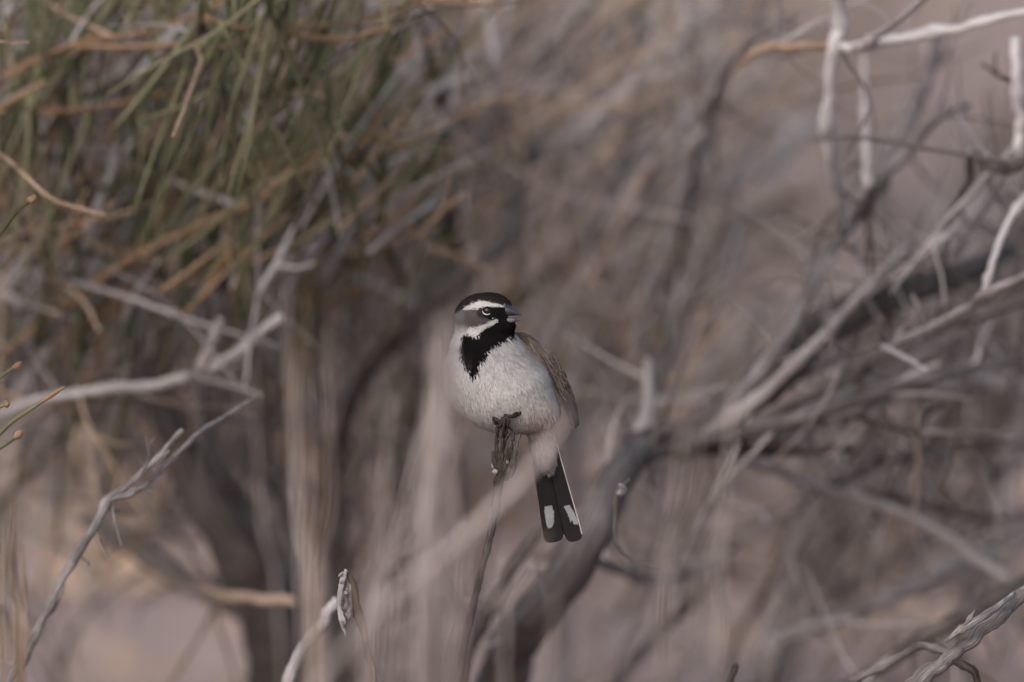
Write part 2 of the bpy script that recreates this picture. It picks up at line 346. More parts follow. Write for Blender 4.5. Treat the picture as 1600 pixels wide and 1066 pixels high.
pr.twigs(190, (0.025, 0.11), (5, 9), ('grey', 'grey', 'grey', 'pale', 'dark', 'brown'), spread=.75, only=[x for x in pr.br if x[0][:, 0].mean() > 0.09 and x[0][:, 1].mean() > (D0 + .33) * math.cos(PITCH)], curl=.22)
pr.twigs(36, (0.02, 0.07), (3, 6), ('grey', 'pale', 'dark'), spread=.9, only=[x for x in pr.br if x[0][:, 0].mean() <= 0.12])

# ---- grey shrub behind the bird
b2 = base_at(560, 1.1)
pc = Plant('dead_shrub', b2, 'pale grey branching shrub standing behind the bird\'s head', 'shrub', 23)
B = pc.branch
B([(1130, -20, .86), (1070, 51, .86), (1013, 111, .86), (965, 159, .87), (918, 192, .88), (867, 229, .9), (826, 250, .93)], [15, 18, 21, 23, 20], mat='pale', sides=10, knots=5)
B([(832, 225, .85), (826, 255, .8), (806, 310, .74), (793, 372, .7), (732, 424, .68), (682, 466, .68), (631, 515, .7), (575, 580, .75), (540, 660, .85), (520, 800, 1.07), (530, 1075, 1.1)], [20, 32, 36, 32, 30, 30, 32, 34, 38, 40], mat='dark', name='trunk', sides=12, down=rooted(b2), knots=2, wob=.1)
B([(655, 10, .6), (665, 68, .6), (676, 112, .62), (680, 132, .63), (694, 165, .64), (702, 209, .66), (705, 270, .7), (708, 358, .78), (718, 412, .9), (728, 430, .95)], [12, 14, 20, 17, 15, 17, 20], mat='dark', knots=3)
B([(722, 20, .62), (708, 70, .62), (690, 112, .63), (680, 132, .63)], [12, 14], mat='grey')
B([(758, -10, .7), (765, 45, .7), (772, 95, .7), (776, 135, .72), (760, 189, .74), (750, 243, .78), (780, 300, .9)], [12, 14, 14], mat='pale')
B([(776, 150, .74), (795, 195, .8), (824, 246, .92)], [12, 13], mat='grey')
B([(932, -10, 1.15), (920, 35, 1.12), (901, 80, 1.1), (880, 105, 1.08), (860, 160, 1.02), (835, 240, .95)], [24, 28, 24, 18], mat='dark', sides=10)
B([(862, 112, 1.1), (920, 128, 1.06), (960, 158, .98)], [14, 16], mat='grey')
B([(960, 60, 1.2), (985, 75, 1.2), (1003, 90, 1.15), (1013, 111, 1.0)], [18, 22], mat='dark')
B([(1060, 200, 1.3), (989, 243, 1.1), (1002, 287, 1.1), (1020, 335, 1.1), (1045, 390, 1.12), (1010, 470, 1.15), (960, 560, 1.2), (900, 700, 1.2), (880, 1075, 1.2)], [12, 20, 14, 16, 22, 24, 26], mat='grey', down=rooted(b2, .2, .2))
B([(1100, 165, .9), (1108, 195, .9), (1096, 240, .92), (1078, 290, .95), (1030, 350, 1.05), (1000, 450, 1.15)], [14, 24, 22, 18], mat='pale')
B([(1265, 196, 1.25), (1205, 250, 1.22), (1165, 280, 1.2), (1090, 350, 1.2), (1020, 430, 1.2)], [34, 36, 24, 14], mat='pale', sides=10, knots=1)
B([(1262, 302, 1.25), (1195, 326, 1.22), (1160, 342, 1.2), (1080, 380, 1.2)], [16, 22, 16], mat='orange')
B([(1020, 464, 1.0), (982, 504, 1.0), (950, 560, 1.1)], [26, 28, 16], mat='tan', knots=1)
B([(940, 355, 1.25), (867, 424, 1.22), (817, 460, 1.2), (700, 560, 1.2), (600, 700, 1.2)], [20, 22, 18], mat='green')
pc.twigs(90, (0.05, 0.20), (5, 13), ('grey', 'grey', 'pale', 'tan', 'straw', 'tan'), spread=.8, bias=(.2, .2, .4), curl=.4, sub=.45)

# ---- old shrub with dark trunks at lower left
b3 = base_at(440, 0.9)
pl = Plant('old_shrub', b3, 'old shrub with thick dark shaggy trunks rising at the bare soil patch', 'shrub', 37)
B = pl.branch
B([(240, 560, .7), (258, 640, .7), (285, 720, .68), (318, 785, .68), (362, 850, .68), (400, 925, .7), (425, 1000, .72), (440, 1075, .75)], [36, 50, 60, 66, 74, 90, 104], mat='dark', name='trunk', sides=16, gnarl=.08, knots=1, wob=.08, down=rooted(b3))
B([(300, 590, .72), (320, 690, .74), (362, 770, .76), (410, 840, .78), (430, 920, .8), (440, 1000, .82), (445, 1075, .84)], [26, 40, 44, 50, 60], mat='trunk', name='trunk', sides=14, gnarl=.08, knots=1, wob=.08, down=rooted(b3, .02))
B([(395, 640, 1.0), (420, 740, 1.0), (448, 840, 1.0), (462, 940, .98), (465, 1075, .95)], [20, 26, 32], mat='dark', sides=10, down=rooted(b3, .03, .05))
B([(130, 812, .8), (196, 848, .76), (253, 886, .74), (320, 925, .72), (390, 955, .7)], [20, 30, 36, 36], mat='dark', sides=10)
B([(462, 940, .5), (405, 936, .52), (337, 928, .6), (300, 900, .8)], [13, 15, 13], mat='tan')
B([(-30, 655, .5), (0, 647, .48), (84, 620, .46), (152, 610, .45), (236, 603, .45), (300, 592, .45), (306, 640, .55), (315, 700, .72)], [14, 15, 15, 16, 18], mat='pale', knots=4)
B([(346, 500, .42), (330, 540, .43), (307, 590, .45)], [14, 14], mat='grey')
B([(440, 494, .4), (371, 549, .42), (317, 584, .45), (306, 594, .45)], [13, 15, 14], mat='pale')
B([(407, 617, .38), (354, 601, .42), (308, 592, .45)], [6, 8], mat='grey')
B([(350, 700, .9), (400, 745, .9), (455, 800, .92)], [16, 18], mat='dark')
B([(380, 930, .7), (405, 985, .72), (440, 1030, .78)], [14, 18], mat='brown')
pl.twigs(50, (0.04, 0.14), (4, 11), ('grey', 'grey', 'dark', 'tan', 'dark', 'brown'), spread=.8, bias=(0, .2, .35), curl=.4, sub=.4)

# ---- green jointed-stem shrub, upper left
b4 = base_at(-160, 0.55)
pg = Plant('green_shrub', b4, 'green jointed-stem desert shrub with orange-brown branches beside the bird', 'shrub', 41)
B = pg.branch
B([(-60, 150, .3), (-110, 500, .4), (-150, 1075, .55)], [18, 26, 34], mat='grey', name='trunk', down=rooted(b4))
B([(-60, -60, .55), (-90, 300, .6), (-140, 1075, .6)], [16, 22, 30], mat='grey', name='trunk', down=rooted(b4, .03, .05))
pg.br = []
B([(778, 8, 0.26), (746, 6, 0.27), (692, 2, 0.29), (640, 6, 0.31), (614, 13, 0.32), (564, 32, 0.34), (500, 40, 0.34), (449, 42, 0.34), (422, 47, 0.34), (365, 56, 0.34), (294, 67, 0.34), (200, 73, 0.35), (120, 74, 0.37), (20, 110, 0.42), (-80, 190, 0.46)], [4.8, 5.6, 5.6, 6.4, 8.0, 8.8, 8.0, 8.8, 8.8, 9.6], mat='orange', knots=6, n=5)
B([(375, -10, 0.37), (320, 17, 0.37), (270, 37, 0.37), (203, 54, 0.37), (110, 70, 0.37), (0, 130, 0.39), (-85, 220, 0.42)], [7.2, 8.0, 8.8], mat='orange', knots=3)
B([(322, 26, 0.25), (365, 40, 0.26), (394, 48, 0.27)], [6.4, 7.2], mat='orange')
B([(400, 52, 0.28), (354, 72, 0.29), (304, 75, 0.28)], [7.2, 8.0], mat='orange')
B([(618, 41, 0.29), (581, 50, 0.29), (530, 60, 0.29), (470, 57, 0.28), (440, 46, 0.27)], [4.8, 6.4, 7.2], mat='orange')
B([(270, 214, 0.17), (283, 182, 0.18), (297, 145, 0.21), (314, 98, 0.25), (306, 70, 0.27)], [4.8, 6.4, 7.2, 6.4], mat='tan', knots=3)
B([(322, -15, 0.29), (313, 20, 0.29), (303, 60, 0.28)], [8, 9], mat='brown')
B([(412, -15, 0.23), (424, 28, 0.25), (440, 48, 0.27)], [8, 9], mat='green')
B([(185, -15, 0.49), (111, 30, 0.49), (51, 71, 0.49), (0, 111, 0.49), (-80, 190, 0.52)], [12, 15, 16], mat='grey')
B([(46, 66, 0.13), (20, 68, 0.13), (-20, 73, 0.15), (-90, 160, 0.37)], [3.2, 4.0, 4.8], mat='tan')
B([(540, 112, 0.52), (460, 140, 0.52), (380, 120, 0.49), (287, 138, 0.43), (202, 158, 0.41), (135, 170, 0.40), (84, 172, 0.39), (34, 170, 0.39), (0, 176, 0.39), (-90, 230, 0.43)], [7.2, 8.0, 8.8, 8.8, 8.8], mat='orange', knots=5)
B([(145, 115, 0.42), (84, 137, 0.42), (40, 168, 0.40)], [10, 11], mat='grey')
B([(72, 128, 0.37), (27, 152, 0.38), (-20, 180, 0.40)], [7.2, 8.0], mat='orange')
B([(165, 336, 0.22), (118, 324, 0.22), (74, 307, 0.22), (34, 270, 0.23), (0, 243, 0.24), (-80, 200, 0.37)], [5.6, 7.2, 7.2, 6.4], mat='tan', knots=3)
B([(540, 219, 0.37), (516, 179, 0.36), (500, 148, 0.35), (452, 150, 0.37), (430, 185, 0.42), (390, 210, 0.47)], [6.4, 7.2, 7.2], mat='tan', knots=2)
B([(548, 214, 0.43), (500, 236, 0.45), (466, 257, 0.45), (439, 283, 0.45), (388, 320, 0.45), (320, 347, 0.45), (304, 357, 0.45), (236, 386, 0.46), (152, 438, 0.47), (101, 478, 0.48), (0, 555, 0.50), (-110, 640, 0.55)], [9, 11, 12, 13, 12, 12, 13], mat='orange', knots=6)
B([(560, 330, 0.57), (480, 345, 0.57), (420, 365, 0.55), (348, 411, 0.53), (287, 446, 0.53), (219, 461, 0.52), (145, 476, 0.52), (60, 540, 0.52)], [8.0, 9.6, 10.4, 10.4], mat='tan', knots=4)
B([(240, 402, 0.53), (190, 440, 0.52), (135, 476, 0.51), (50, 545, 0.51), (0, 606, 0.51), (-110, 700, 0.57)], [12, 16, 18], mat='grey')
B([(640, 190, 0.57), (590, 215, 0.57), (520, 250, 0.55), (466, 290, 0.53), (400, 330, 0.51)], [7.2, 8.8, 9.6], mat='tan')
B([(600, 300, 0.67), (520, 330, 0.67), (440, 380, 0.67), (380, 430, 0.65), (260, 500, 0.62), (120, 600, 0.62), (-110, 760, 0.62)], [12, 14, 15], mat='brown')
B([(560, 80, 0.67), (450, 160, 0.67), (340, 230, 0.67), (200, 290, 0.67), (60, 350, 0.67), (-100, 460, 0.62)], [12, 14, 16], mat='brown')
B([(430, 200, 0.77), (330, 195, 0.77), (220, 190, 0.75), (100, 210, 0.72), (-90, 280, 0.67)], [8.8, 10.4], mat='orange')
B([(680, 90, 0.82), (560, 180, 0.82), (430, 300, 0.79), (300, 420, 0.77), (150, 560, 0.72), (-110, 800, 0.67)], [12, 15, 18], mat='grey')
wood = list(pg.br)
# green jointed stems: near ones each on its own, finer growth behind as one mass
def green_stem(p, d, L, r, rngg):
    n = 3; pts = [p]; q = p.copy(); dd = d.copy()
    for k in range(n): dd = dd + rngg.normal(0, .09, 3); dd /= np.linalg.norm(dd); q = q + dd * L / n; pts.append(q.copy())
    return catmull(pts, 3), [r, r * .95, r * .85, r * .6]
def pick(pl_, src, rngg):
    pa, rad, o = src[rngg.randint(len(src))]; i = rngg.randint(1, len(pa) - 1); return pa[i], o
cnt = 0
wood_far = [x for x in wood if x[0][:, 1].mean() > (D0 + .26) * math.cos(PITCH)]
while cnt < 290:
    p, o = pick(pg, wood_far, pg.rng)
    px = 800 + (p[0] / (p[1] / math.cos(PITCH))) / K
    if px < -60 or pg.rng.rand() < max(0, (px - 520) / 420): continue
    sgn = 1 if pg.rng.rand() < .62 else -1
    d = np.array([pg.rng.normal(.28, .38), sgn * abs(pg.rng.normal(.15, .4)), 1.0]) * sgn
    d /= np.linalg.norm(d); L = pg.rng.uniform(.05, .13); r = pg.rng.uniform(4.5, 9) * S(.4) / 2
    pa, rd = green_stem(p, d, L, r, pg.rng)
    link('green_stem', MB().tube(pa, rd, 6, pg.rng, .05, knots=2).mesh('green_stem', pg.base), M['green'], o); cnt += 1
mass = MB()
for _ in range(330):
    px = pg.rng.uniform(-60, 740); py = pg.rng.uniform(-60, 560); dp = pg.rng.uniform(.55, 1.5)
    if pg.rng.rand() < max(0, (px - 480) / 380) or pg.rng.rand() < max(0, (py - 300) / 360): continue
    d = np.array([pg.rng.normal(.3, .42), pg.rng.normal(0, .3), 1.0]); d /= np.linalg.norm(d)
    L = pg.rng.uniform(.08, .16); p = np.array(W(px, py, dp)) - d * L / 2
    pa, rd = green_stem(p, d, L, pg.rng.uniform(5, 10) * S(.8) / 2, pg.rng); mass.tube(pa, rd, 5, pg.rng, .05)
tag(link('stem_mass', mass.mesh('stem_mass', pg.base), M['green'], pg.o), kind='stuff')
pg.twigs(70, (0.04, 0.15), (5, 11), ('grey', 'brown', 'tan', 'orange'), spread=.7, bias=(.3, .4, .3), only=wood_far, name='twig')

# ---- fine growth inside each shrub, too dense to pick apart
def fine(plant, mat, n, box, deps, lean, L=(.05, .16), w=(4, 10), seed=1, name='twig_mass', prob=None, straight=.16):
    rg = np.random.RandomState(seed); mb = MB(); k = 0
    while k < n:
        px, py, dp = rg.uniform(box[0], box[2]), rg.uniform(box[1], box[3]), rg.uniform(*deps)
        if prob and rg.rand() > prob(px, py): k += .25; continue
        d = np.array([rg.normal(lean[0], lean[1]), rg.normal(0, .35), rg.normal(1.0, lean[2])]); d /= np.linalg.norm(d)
        l = rg.uniform(*L); p = np.array(W(px, py, dp)) - d * l / 2; pts = [p]
        for q in range(3): d = d + rg.normal(0, straight, 3); d /= np.linalg.norm(d); p = p + d * l / 3; pts.append(p)
        r = rg.uniform(*w) * S(dp) / 2; pa = catmull(pts, 3); mb.tube(pa, [r * 1.1, r, r * .9, r * .6], 5, rg, .12, knots=1)
        if rg.rand() < .45:
            d2 = d + rg.normal(0, .7, 3); mb.tube(catmull([pa[4], pa[4] + d2 * l * .2, pa[4] + d2 * l * .38 + rg.normal(0, .006, 3)], 3), [r * .8, r * .45], 5, rg, .12)
        k += 1
    tag(link(name, mb.mesh(name, plant.base), M[mat], plant.o), kind='stuff')
for j, (mt, n) in enumerate((('grey', 10), ('straw', 40), ('pale', 30), ('tan', 45), ('bleached', 14), ('orange', 6))):
    fine(pc, mt, n, (480, -60, 1120, 720), (1.05, 2.2), (.28, .4, .25), seed=100 + j, w=(5, 12), L=(.06, .2), prob=lambda x, y: 1 if x < 950 else .55)
for j, (mt, n) in enumerate((('grey', 60), ('straw', 60), ('pale', 84), ('tan', 84), ('dark', 30), ('green', 20))):
    fine(pc, mt, n, (600, -60, 1150, 640), (.75, 1.25), (.55, .5, .3), seed=200 + j, w=(4, 9), L=(.04, .13), straight=.07, prob=lambda x, y: 1 if (y < 300 or x > 840) else .1)
for j, (mt, n) in enumerate((('straw', 40), ('tan', 40), ('pale', 20), ('green', 16))):
    fine(pc, mt, n, (400, 180, 680, 560), (.8, 1.3), (.35, .35, .2), seed=230 + j, w=(4, 9), L=(.05, .15), straight=.08)
for j, (mt, n) in enumerate((('grey', 55), ('brown', 45), ('straw', 35), ('dark', 60), ('tan', 30), ('pale', 20))):
    fine(pl, mt, int(n * .7), (-60, 450, 480, 720), (1.05, 1.8), (.05, .4, .25), seed=120 + j, w=(6, 14))
for j, (mt, n) in enumerate((('grey', 16), ('straw', 14), ('dark', 10), ('tan', 10))):
    fine(pl, mt, n, (480, 640, 760, 1000), (1.0, 1.8), (.2, .4, .25), seed=130 + j, w=(6, 14))
for j, (mt, n) in enumerate((('grey', 55), ('brown', 26), ('pale', 40), ('dark', 24))):
    fine(pr, mt, n, (1180, 60, 1660, 700), (.65, 1.5), (.6, .6, .5), seed=140 + j, w=(6, 13), prob=lambda x, y: 1 if y > 700 - (x - 1180) * 1.15 else .02)
for j, (mt, n) in enumerate((('grey', 16), ('brown', 14), ('dark', 12))):
    fine(pr, mt, n, (1000, 720, 1660, 1090), (.8, 1.6), (.7, .6, .4), seed=150 + j, w=(6, 13))
for j, (mt, n) in enumerate((('grey', 60), ('pale', 60), ('tan', 35), ('brown', 45), ('green', 130), ('dark', 20), ('orange', 24), ('straw', 30))):
    fine(pg, mt, n, (-60, -60, 660, 470), (.45, 1.3), (.40, .35, .3), seed=160 + j, w=(5, 12), prob=lambda x, y: max(.15, 1 - max(0, x - 400) / 320))

for j, (mt, n) in enumerate((('tan', 40), ('orange', 34), ('straw', 34), ('grey', 30))):
    fine(pg, mt, n, (-60, -40, 700, 440), (.55, 1.1), (2.2, .9, .5), L=(.06, .2), seed=210 + j, w=(4, 8), straight=.08)
for j, (mt, n) in enumerate((('tan', 34), ('orange', 22), ('green', 50), ('pale', 22))):
    fine(pg, mt, n, (-40, -40, 720, 430), (.38, .7), (1.0, .8, .5), L=(.03, .1), seed=220 + j, w=(4, 7), straight=.08)
for j, (mt, n) in enumerate((('bleached', 18), ('pale', 60), ('green', 60), ('orange', 20))):
    fine(pg, mt, n, (-60, -40, 700, 470), (.4, 1.1), (.35, .35, .3), L=(.02, .06), seed=190 + j, w=(8, 17))
for j, (mt, n) in enumerate((('grey', 16), ('brown', 22), ('dark', 20), ('tan', 14))):
    fine(pl, mt, n // 4, (-60, 720, 160, 1000), (.8, 1.5), (.1, .5, .3), seed=170 + j, w=(6, 14))
for j, (mt, n) in enumerate((('grey', 18), ('straw', 22), ('tan', 14), ('brown', 12))):
    fine(pr, mt, n, (860, 700, 1660, 1090), (1.0, 2.0), (.3, .6, .4), seed=180 + j, w=(6, 13))

# ---- a stem of the same kind at the left edge, tips nearly in focus
bt = base_at(-90, 0.0)
pt = Plant('green_sprig', bt, 'green sprig with red-orange bud tips by the pale twig', 'sprig', 5)
def tipped(pts, w, dep, frac=.3):
    pt.branch(pts, w, dep, 'green', name='green_stem', sides=7, gnarl=.05, knots=2, n=5)
    pa, rad, o = pt.br[-1]; k = int(len(pa) * (1 - frac))
    pt.add(pa[k:], [rad[k] * 1.12, rad[-1] * 1.5, rad[-1] * 1.7, rad[-1] * .9], 'orange', 'bud_tip', 7, .3, 3, parent=o, keep=False)
pt.branch([(-70, 640, .02), (-80, 850, .0), (-90, 1075, 0)], [10, 14, 16], mat='grey', name='stem', down=rooted(bt))
tipped([(-72, 760, .02), (0, 676, .02), (61, 630, .015), (101, 605, .01)], [9, 8, 6, 4], .02, .33)
tipped([(-70, 650, .03), (0, 590, .03), (34, 566, .03)], [7, 6, 4], .03)
tipped([(-74, 740, 0), (0, 700, 0), (35, 674, 0)], [8, 7, 6], 0, .2)
tipped([(-70, 670, 0), (-10, 640, 0), (14, 630, 0)], [7, 6, 5], 0, .2)
tipped([(-70, 480, .08), (7, 354, .08), (56, 307, .08)], [9, 8, 6], .08, .12)

# ---- single twigs
ba = base_at(-30, 0.15)
pa_ = Plant('dry_twig', ba, 'thin pale forked dry twig leaning in front of the dark trunks', 'twig', 6)
pa_.branch([(285, 672, .12), (253, 706, .12), (202, 757, .12), (169, 781, .12), (145, 824, .12), (111, 881, .13), (84, 929, .13), (51, 1003, .14), (17, 1062, .15), (0, 1100, .15)], [8, 9, 11, 14, 12, 13, 13, 14], mat='weathered', name='stem', knots=10, n=6, down=rooted(ba))
pa_.branch([(402, 620, .2), (324, 667, .16), (290, 698, .14), (243, 743, .13), (205, 771, .12), (172, 781, .12)], [6, 9, 10, 10], mat='weathered', knots=4)
pa_.twigs(16, (.01, .03), (3, 5), ('weathered',), sides=6)
bd = base_at(430, 0.15)
pd_ = Plant('dry_twig', bd, 'short stout pale grey twig curving up beside the dry pod', 'twig', 8)
pd_.branch([(530, 938, .15), (512, 958, .15), (496, 983, .15), (472, 1018, .15), (452, 1060, .15), (440, 1090, .15)], [16, 20, 20, 19, 22], mat='pale', name='stem', knots=4, down=rooted(bd))
bw = base_at(1380, 0.03)
pw = Plant('weathered_branch', bw, 'silvery weathered branch with split bark crossing below the grey shrub', 'branch', 9)
pw.branch([(1660, 862, .05), (1600, 924, .04), (1566, 957, .03), (1526, 993, .02), (1482, 1030, .02), (1431, 1070, .02)], [20, 22, 22, 21, 24], mat='weathered', name='stem', sides=16, gnarl=.13, knots=6, n=10, down=rooted(bw))
pw.branch([(1585, 926, .03), (1543, 959, .01), (1499, 987, .01), (1478, 1003, .015)], [6, 13, 10, 5], mat='weathered', gnarl=.16, n=8)
pw.branch([(1523, 954, .01), (1514, 968, .008), (1502, 984, .01)], [3, 5, 6], mat='weathered')
pw.branch([(1490, 1034, .01), (1516, 1045, .0), (1526, 1062, 0), (1530, 1085, 0)], [8, 11, 9], mat='dark')
pw.branch([(1482, 1020, .05), (1440, 1010, .08), (1400, 1030, .1), (1330, 1066, .12)], [10, 13, 12, 12], mat='grey')

# dry pod on a stalk (sharp, pale)
bp_ = base_at(600, 0.0)
pp = Plant('dry_pod', bp_, 'small pale split dry pod on a dark brown stalk', 'seed pod', 10)
pp.branch([(543, 895, .0), (551, 915, .0), (564, 976, .0), (577, 1030, .0), (585, 1075, 0)], [6, 12, 13, 10, 12], mat='brown', name='stalk', gnarl=.25, n=8, down=rooted(bp_))
pp.branch([(540, 890, -.002), (533, 915, -.004), (530, 945, -.004), (534, 968, -.003), (539, 993, -.002)], [5, 9, 9, 10, 2], mat='pale', name='pod_half', gnarl=.3, sides=10, n=7, parent=None)
pp.branch([(541, 892, .002), (547, 915, .0), (547, 945, .0), (543, 965, -.001), (538, 985, .0)], [5, 8, 7, 9, 2], mat='weathered', name='pod_half', gnarl=.3, sides=10, n=7)
pp.branch([(540, 925, .002), (539, 945, .001), (539, 968, .001)], [6, 12, 7], mat='grey', name='pod_membrane', gnarl=.3, n=5)
for q in range(7):
    y0 = 895 + q * 13; x0 = 532 + pp.rng.uniform(-2, 14)
    pp.branch([(x0, y0 + 6, -.004), (x0 + pp.rng.uniform(-8, 8), y0 - 2, -.007)], [4, 2], mat='weathered', name='bract', sides=6, n=3, keep=False)
pk = Plant('dry_stalk', base_at(690, .03), 'thin dark leafless stalk between the pod and the perch', 'stalk', 12)
pk.branch([(714, 950, .03), (706, 985, .03), (699, 1010, .03), (692, 1037, .03), (684, 1075, .03)], [4, 6, 5, 7], mat='dark', name='stem', down=rooted(base_at(690, .03)))

# ---------------------------------------------------------------- the perch: a broken dark twig
PD = -0.0128                                   # depth of the perch top
bq = base_at(690, 0.0)
pq = Plant('perch_twig', bq, 'dark splintered broken twig end that the bird grips', 'twig', 14)
pq.branch([(787, 652, PD), (786, 668, PD), (784, 690, PD), (783, 715, PD), (781, 745, PD), (776, 790, PD + .003), (766, 835, 0), (753, 888, .005), (735, 960, .01), (712, 1075, .01)], [7, 8, 11, 13, 14, 11, 11, 11, 13], mat='perch', name='stem', gnarl=.3, knots=6, n=8, down=rooted(bq))
pq.branch([(803, 674, PD + .002), (797, 690, PD + .002), (792, 706, PD + .001), (789, 728, PD), (784, 748, PD)], [4, 8, 13, 12, 8], mat='perch', name='splinter', gnarl=.4, n=6)
pq.branch([(812, 679, PD + .001), (809, 690, PD), (804, 706, PD), (800, 724, PD), (790, 750, PD)], [4, 5, 9, 14, 9], mat='perch', name='splinter', gnarl=.35, n=6)
pq.branch([(775, 679, PD), (776, 695, PD - .001), (778, 720, PD - .001), (781, 742, PD)], [3, 6, 7, 4], mat='perch', name='splinter', gnarl=.4, n=6)
pq.branch([(770, 705, PD), (772, 720, PD - .001), (777, 738, PD)], [4, 7, 5], mat='perch', name='splinter', gnarl=.4, n=5)
for x0, y0, r0 in ((768, 729, 2.2), (771, 737, 3), (792, 722, 1.8)):
    pq.branch([(x0, y0 - r0 * 2, PD - .0015), (x0 + 1, y0, PD - .002), (x0 + 2, y0 + r0 * 2, PD - .0015)], [r0 * .6, r0 * 1.7, r0], mat='weathered', name='lichen_patch', sides=7, gnarl=.5, n=4, keep=False)

# ---------------------------------------------------------------- out of focus growth between the camera and the bird
def blade_mesh(path, wid, base, twist):
    """a dry grass blade: a narrow folded strip with real thickness"""
    n = len(path); v, f, bk = [], [], []
    w = np.interp(np.linspace(0, 1, n), np.linspace(0, 1, len(wid)), wid)
    for i in range(n):
        t = path[min(i + 1, n - 1)] - path[max(i - 1, 0)]; t = t / np.linalg.norm(t)
        a = np.array([math.cos(twist), math.sin(twist), 0]); a = a - t * (a @ t); a /= np.linalg.norm(a); nn = np.cross(t, a)
        for k, (s_, h) in enumerate(((-1, 0), (0, .22), (1, 0), (0, .08))):
            v.append(path[i] + a * s_ * w[i] / 2 + nn * h * w[i]); bk.append((i * .02, s_ * w[i], h * w[i]))
    for i in range(n - 1):
        for k in range(4): a_ = i * 4 + k; b_ = i * 4 + (k + 1) % 4; f.append((a_, b_, b_ + 4, a_ + 4))
    me = bpy.data.meshes.new('blade'); me.from_pydata([tuple(x - base) for x in v], [], f)
    at = me.attributes.new('bark', 'FLOAT_VECTOR', 'POINT'); at.data.foreach_set('vector', np.array(bk, np.float32).ravel()); smooth(me)
    return me
def tuft(blades, dep, label, seed, mats=('straw',), bx=None):
    """blades: (top px, top py, width px, px where it leaves the bottom of the frame)"""
    rg = np.random.RandomState(seed)
    bx = bx if bx is not None else np.mean([q[3] for q in blades])
    base = base_at(bx, dep); base.z += .01; bb = np.array(base)
    o = thing('dry_grass_tuft', base, label, 'grass', 'dry grass tufts in front of the bird')
    for (tx, ty, w, bxp) in blades:
        dd = dep + rg.uniform(-.08, .08)
        top = np.array(W(tx, ty, dd)); mid = np.array(W((tx + bxp) / 2 + rg.normal(0, 14), (ty + 1066) / 2, dd + rg.uniform(-.03, .03))); low = np.array(W(bxp, 1066, dd))
        foot = bb + np.array([(low[0] - bb[0]) * .4, (low[1] - bb[1]) * .4, 0])
        pa = catmull([top, mid, low, foot], 6); wm = w * S(dd)
        link('blade', blade_mesh(pa, [wm * .25, wm * .8, wm, wm, wm, wm * .8], bb, rg.uniform(-.5, .5)), M[mats[rg.randint(len(mats))]], o)
    return o
rf = np.random.RandomState(77)
tuft([(rf.uniform(668, 716), rf.uniform(480, 600), rf.uniform(6, 10), rf.uniform(640, 730)) for _ in range(24)], -0.66, 'dry straw-coloured grass tuft veiling the left side of the bird\'s breast', 1)
tuft([(446, 395, 6, 470), (440, 430, 5, 495), (472, 400, 5, 480), (500, 520, 5, 478), (516, 450, 5, 498), (462, 560, 7, 490), (395, 560, 5, 440)], -0.60, 'tall upright dry grass tuft in front of the dark trunks', 2, ('straw', 'tan'))
tuft([(rf.uniform(575, 740), rf.uniform(560, 780), rf.uniform(4, 7), rf.uniform(560, 720)) for _ in range(12)], -0.62, 'loose dry grass tuft in front of the dry pod', 3)
tuft([(rf.uniform(700, 860), rf.uniform(780, 900), rf.uniform(4, 7), rf.uniform(660, 880)) for _ in range(7)], -0.75, 'short dry grass tuft below the perch twig', 4)
tuft([(20, 780, 10, 28), (32, 850, 8, 36), (8, 820, 8, 6)], -0.30, 'few upright dry grass blades beside the pale forked twig', 5, ('tan',))
tuft([(rf.uniform(1020, 1160), rf.uniform(380, 640), rf.uniform(3, 5), rf.uniform(1000, 1140)) for _ in range(6)], -0.75, 'sparse tall grass stems in front of the grey trunk', 6)
bf = base_at(480, -0.85)
pf = Plant('bare_twig', bf, 'pale bare twig slanting in front of the perch and tail', 'twig', 15)
pf.branch([(884, 650, -.82), (850, 706, -.82), (800, 765, -.83), (730, 835, -.84), (640, 912, -.85), (560, 985, -.86), (490, 1075, -.86)], [6, 10, 15, 16, 9, 7, 7], mat='straw', name='stem', knots=3, down=rooted(bf))

# ---------------------------------------------------------------- brush further back on the open soil
def brush(px, py, h, wdt, n, label, seed, mats, lean=.25):
    """a low dry bush rooted where that pixel meets the ground"""
    rg = np.random.RandomState(seed); base = ground_at(px, py); bb = np.array(base)
    o = thing('dry_bush', base, label, 'bush', 'dry bushes on the open soil')
    for j, mt in enumerate(mats):
        mb = MB()
        for _ in range(n // len(mats)):
            a = rg.uniform(0, 6.28); rr = wdt * math.sqrt(rg.rand()); p0 = np.array([math.cos(a) * rr * .2, math.sin(a) * rr * .2, -.01])
            hh = h * rg.uniform(.45, 1.05) * (1 - .35 * (rr / wdt) ** 2)
            p2 = np.array([math.cos(a) * rr, math.sin(a) * rr, hh]); p1 = (p0 + p2) / 2 + rg.normal(0, .04, 3) + [0, 0, hh * .08]
            r = rg.uniform(.0014, .004)
            mb.tube(catmull([p0, p1, p2], 4), [r * 1.4, r, r * .5], 4, rg, .1)
            if rg.rand() < .5:
                d = rg.normal(0, 1, 3) * .4 + [0, 0, .7]; mb.tube(catmull([p1, p1 + d * hh * .25, p1 + d * hh * .45 + rg.normal(0, .02, 3)], 3), [r * .8, r * .4], 4, rg, .1)
        me = mb.mesh('stems'); ob = link('stems', me, M[mt], o); tag(ob, kind='stuff')
brush(560, 640, .5, .26, 30, 'straw-coloured dry bush on the soil behind the green shrub', 51, ('straw', 'tan'))
brush(880, 560, .55, .30, 26, 'ochre dry bush on the soil behind the bird', 52, ('tan', 'straw'))
brush(1170, 420, .80, .22, 55, 'slender tan dry bush behind the bare vertical branch', 53, ('tan', 'straw'))
brush(1080, 760, .30, .28, 24, 'low greyish dry bush behind the bird\'s tail', 54, ('straw', 'grey'))
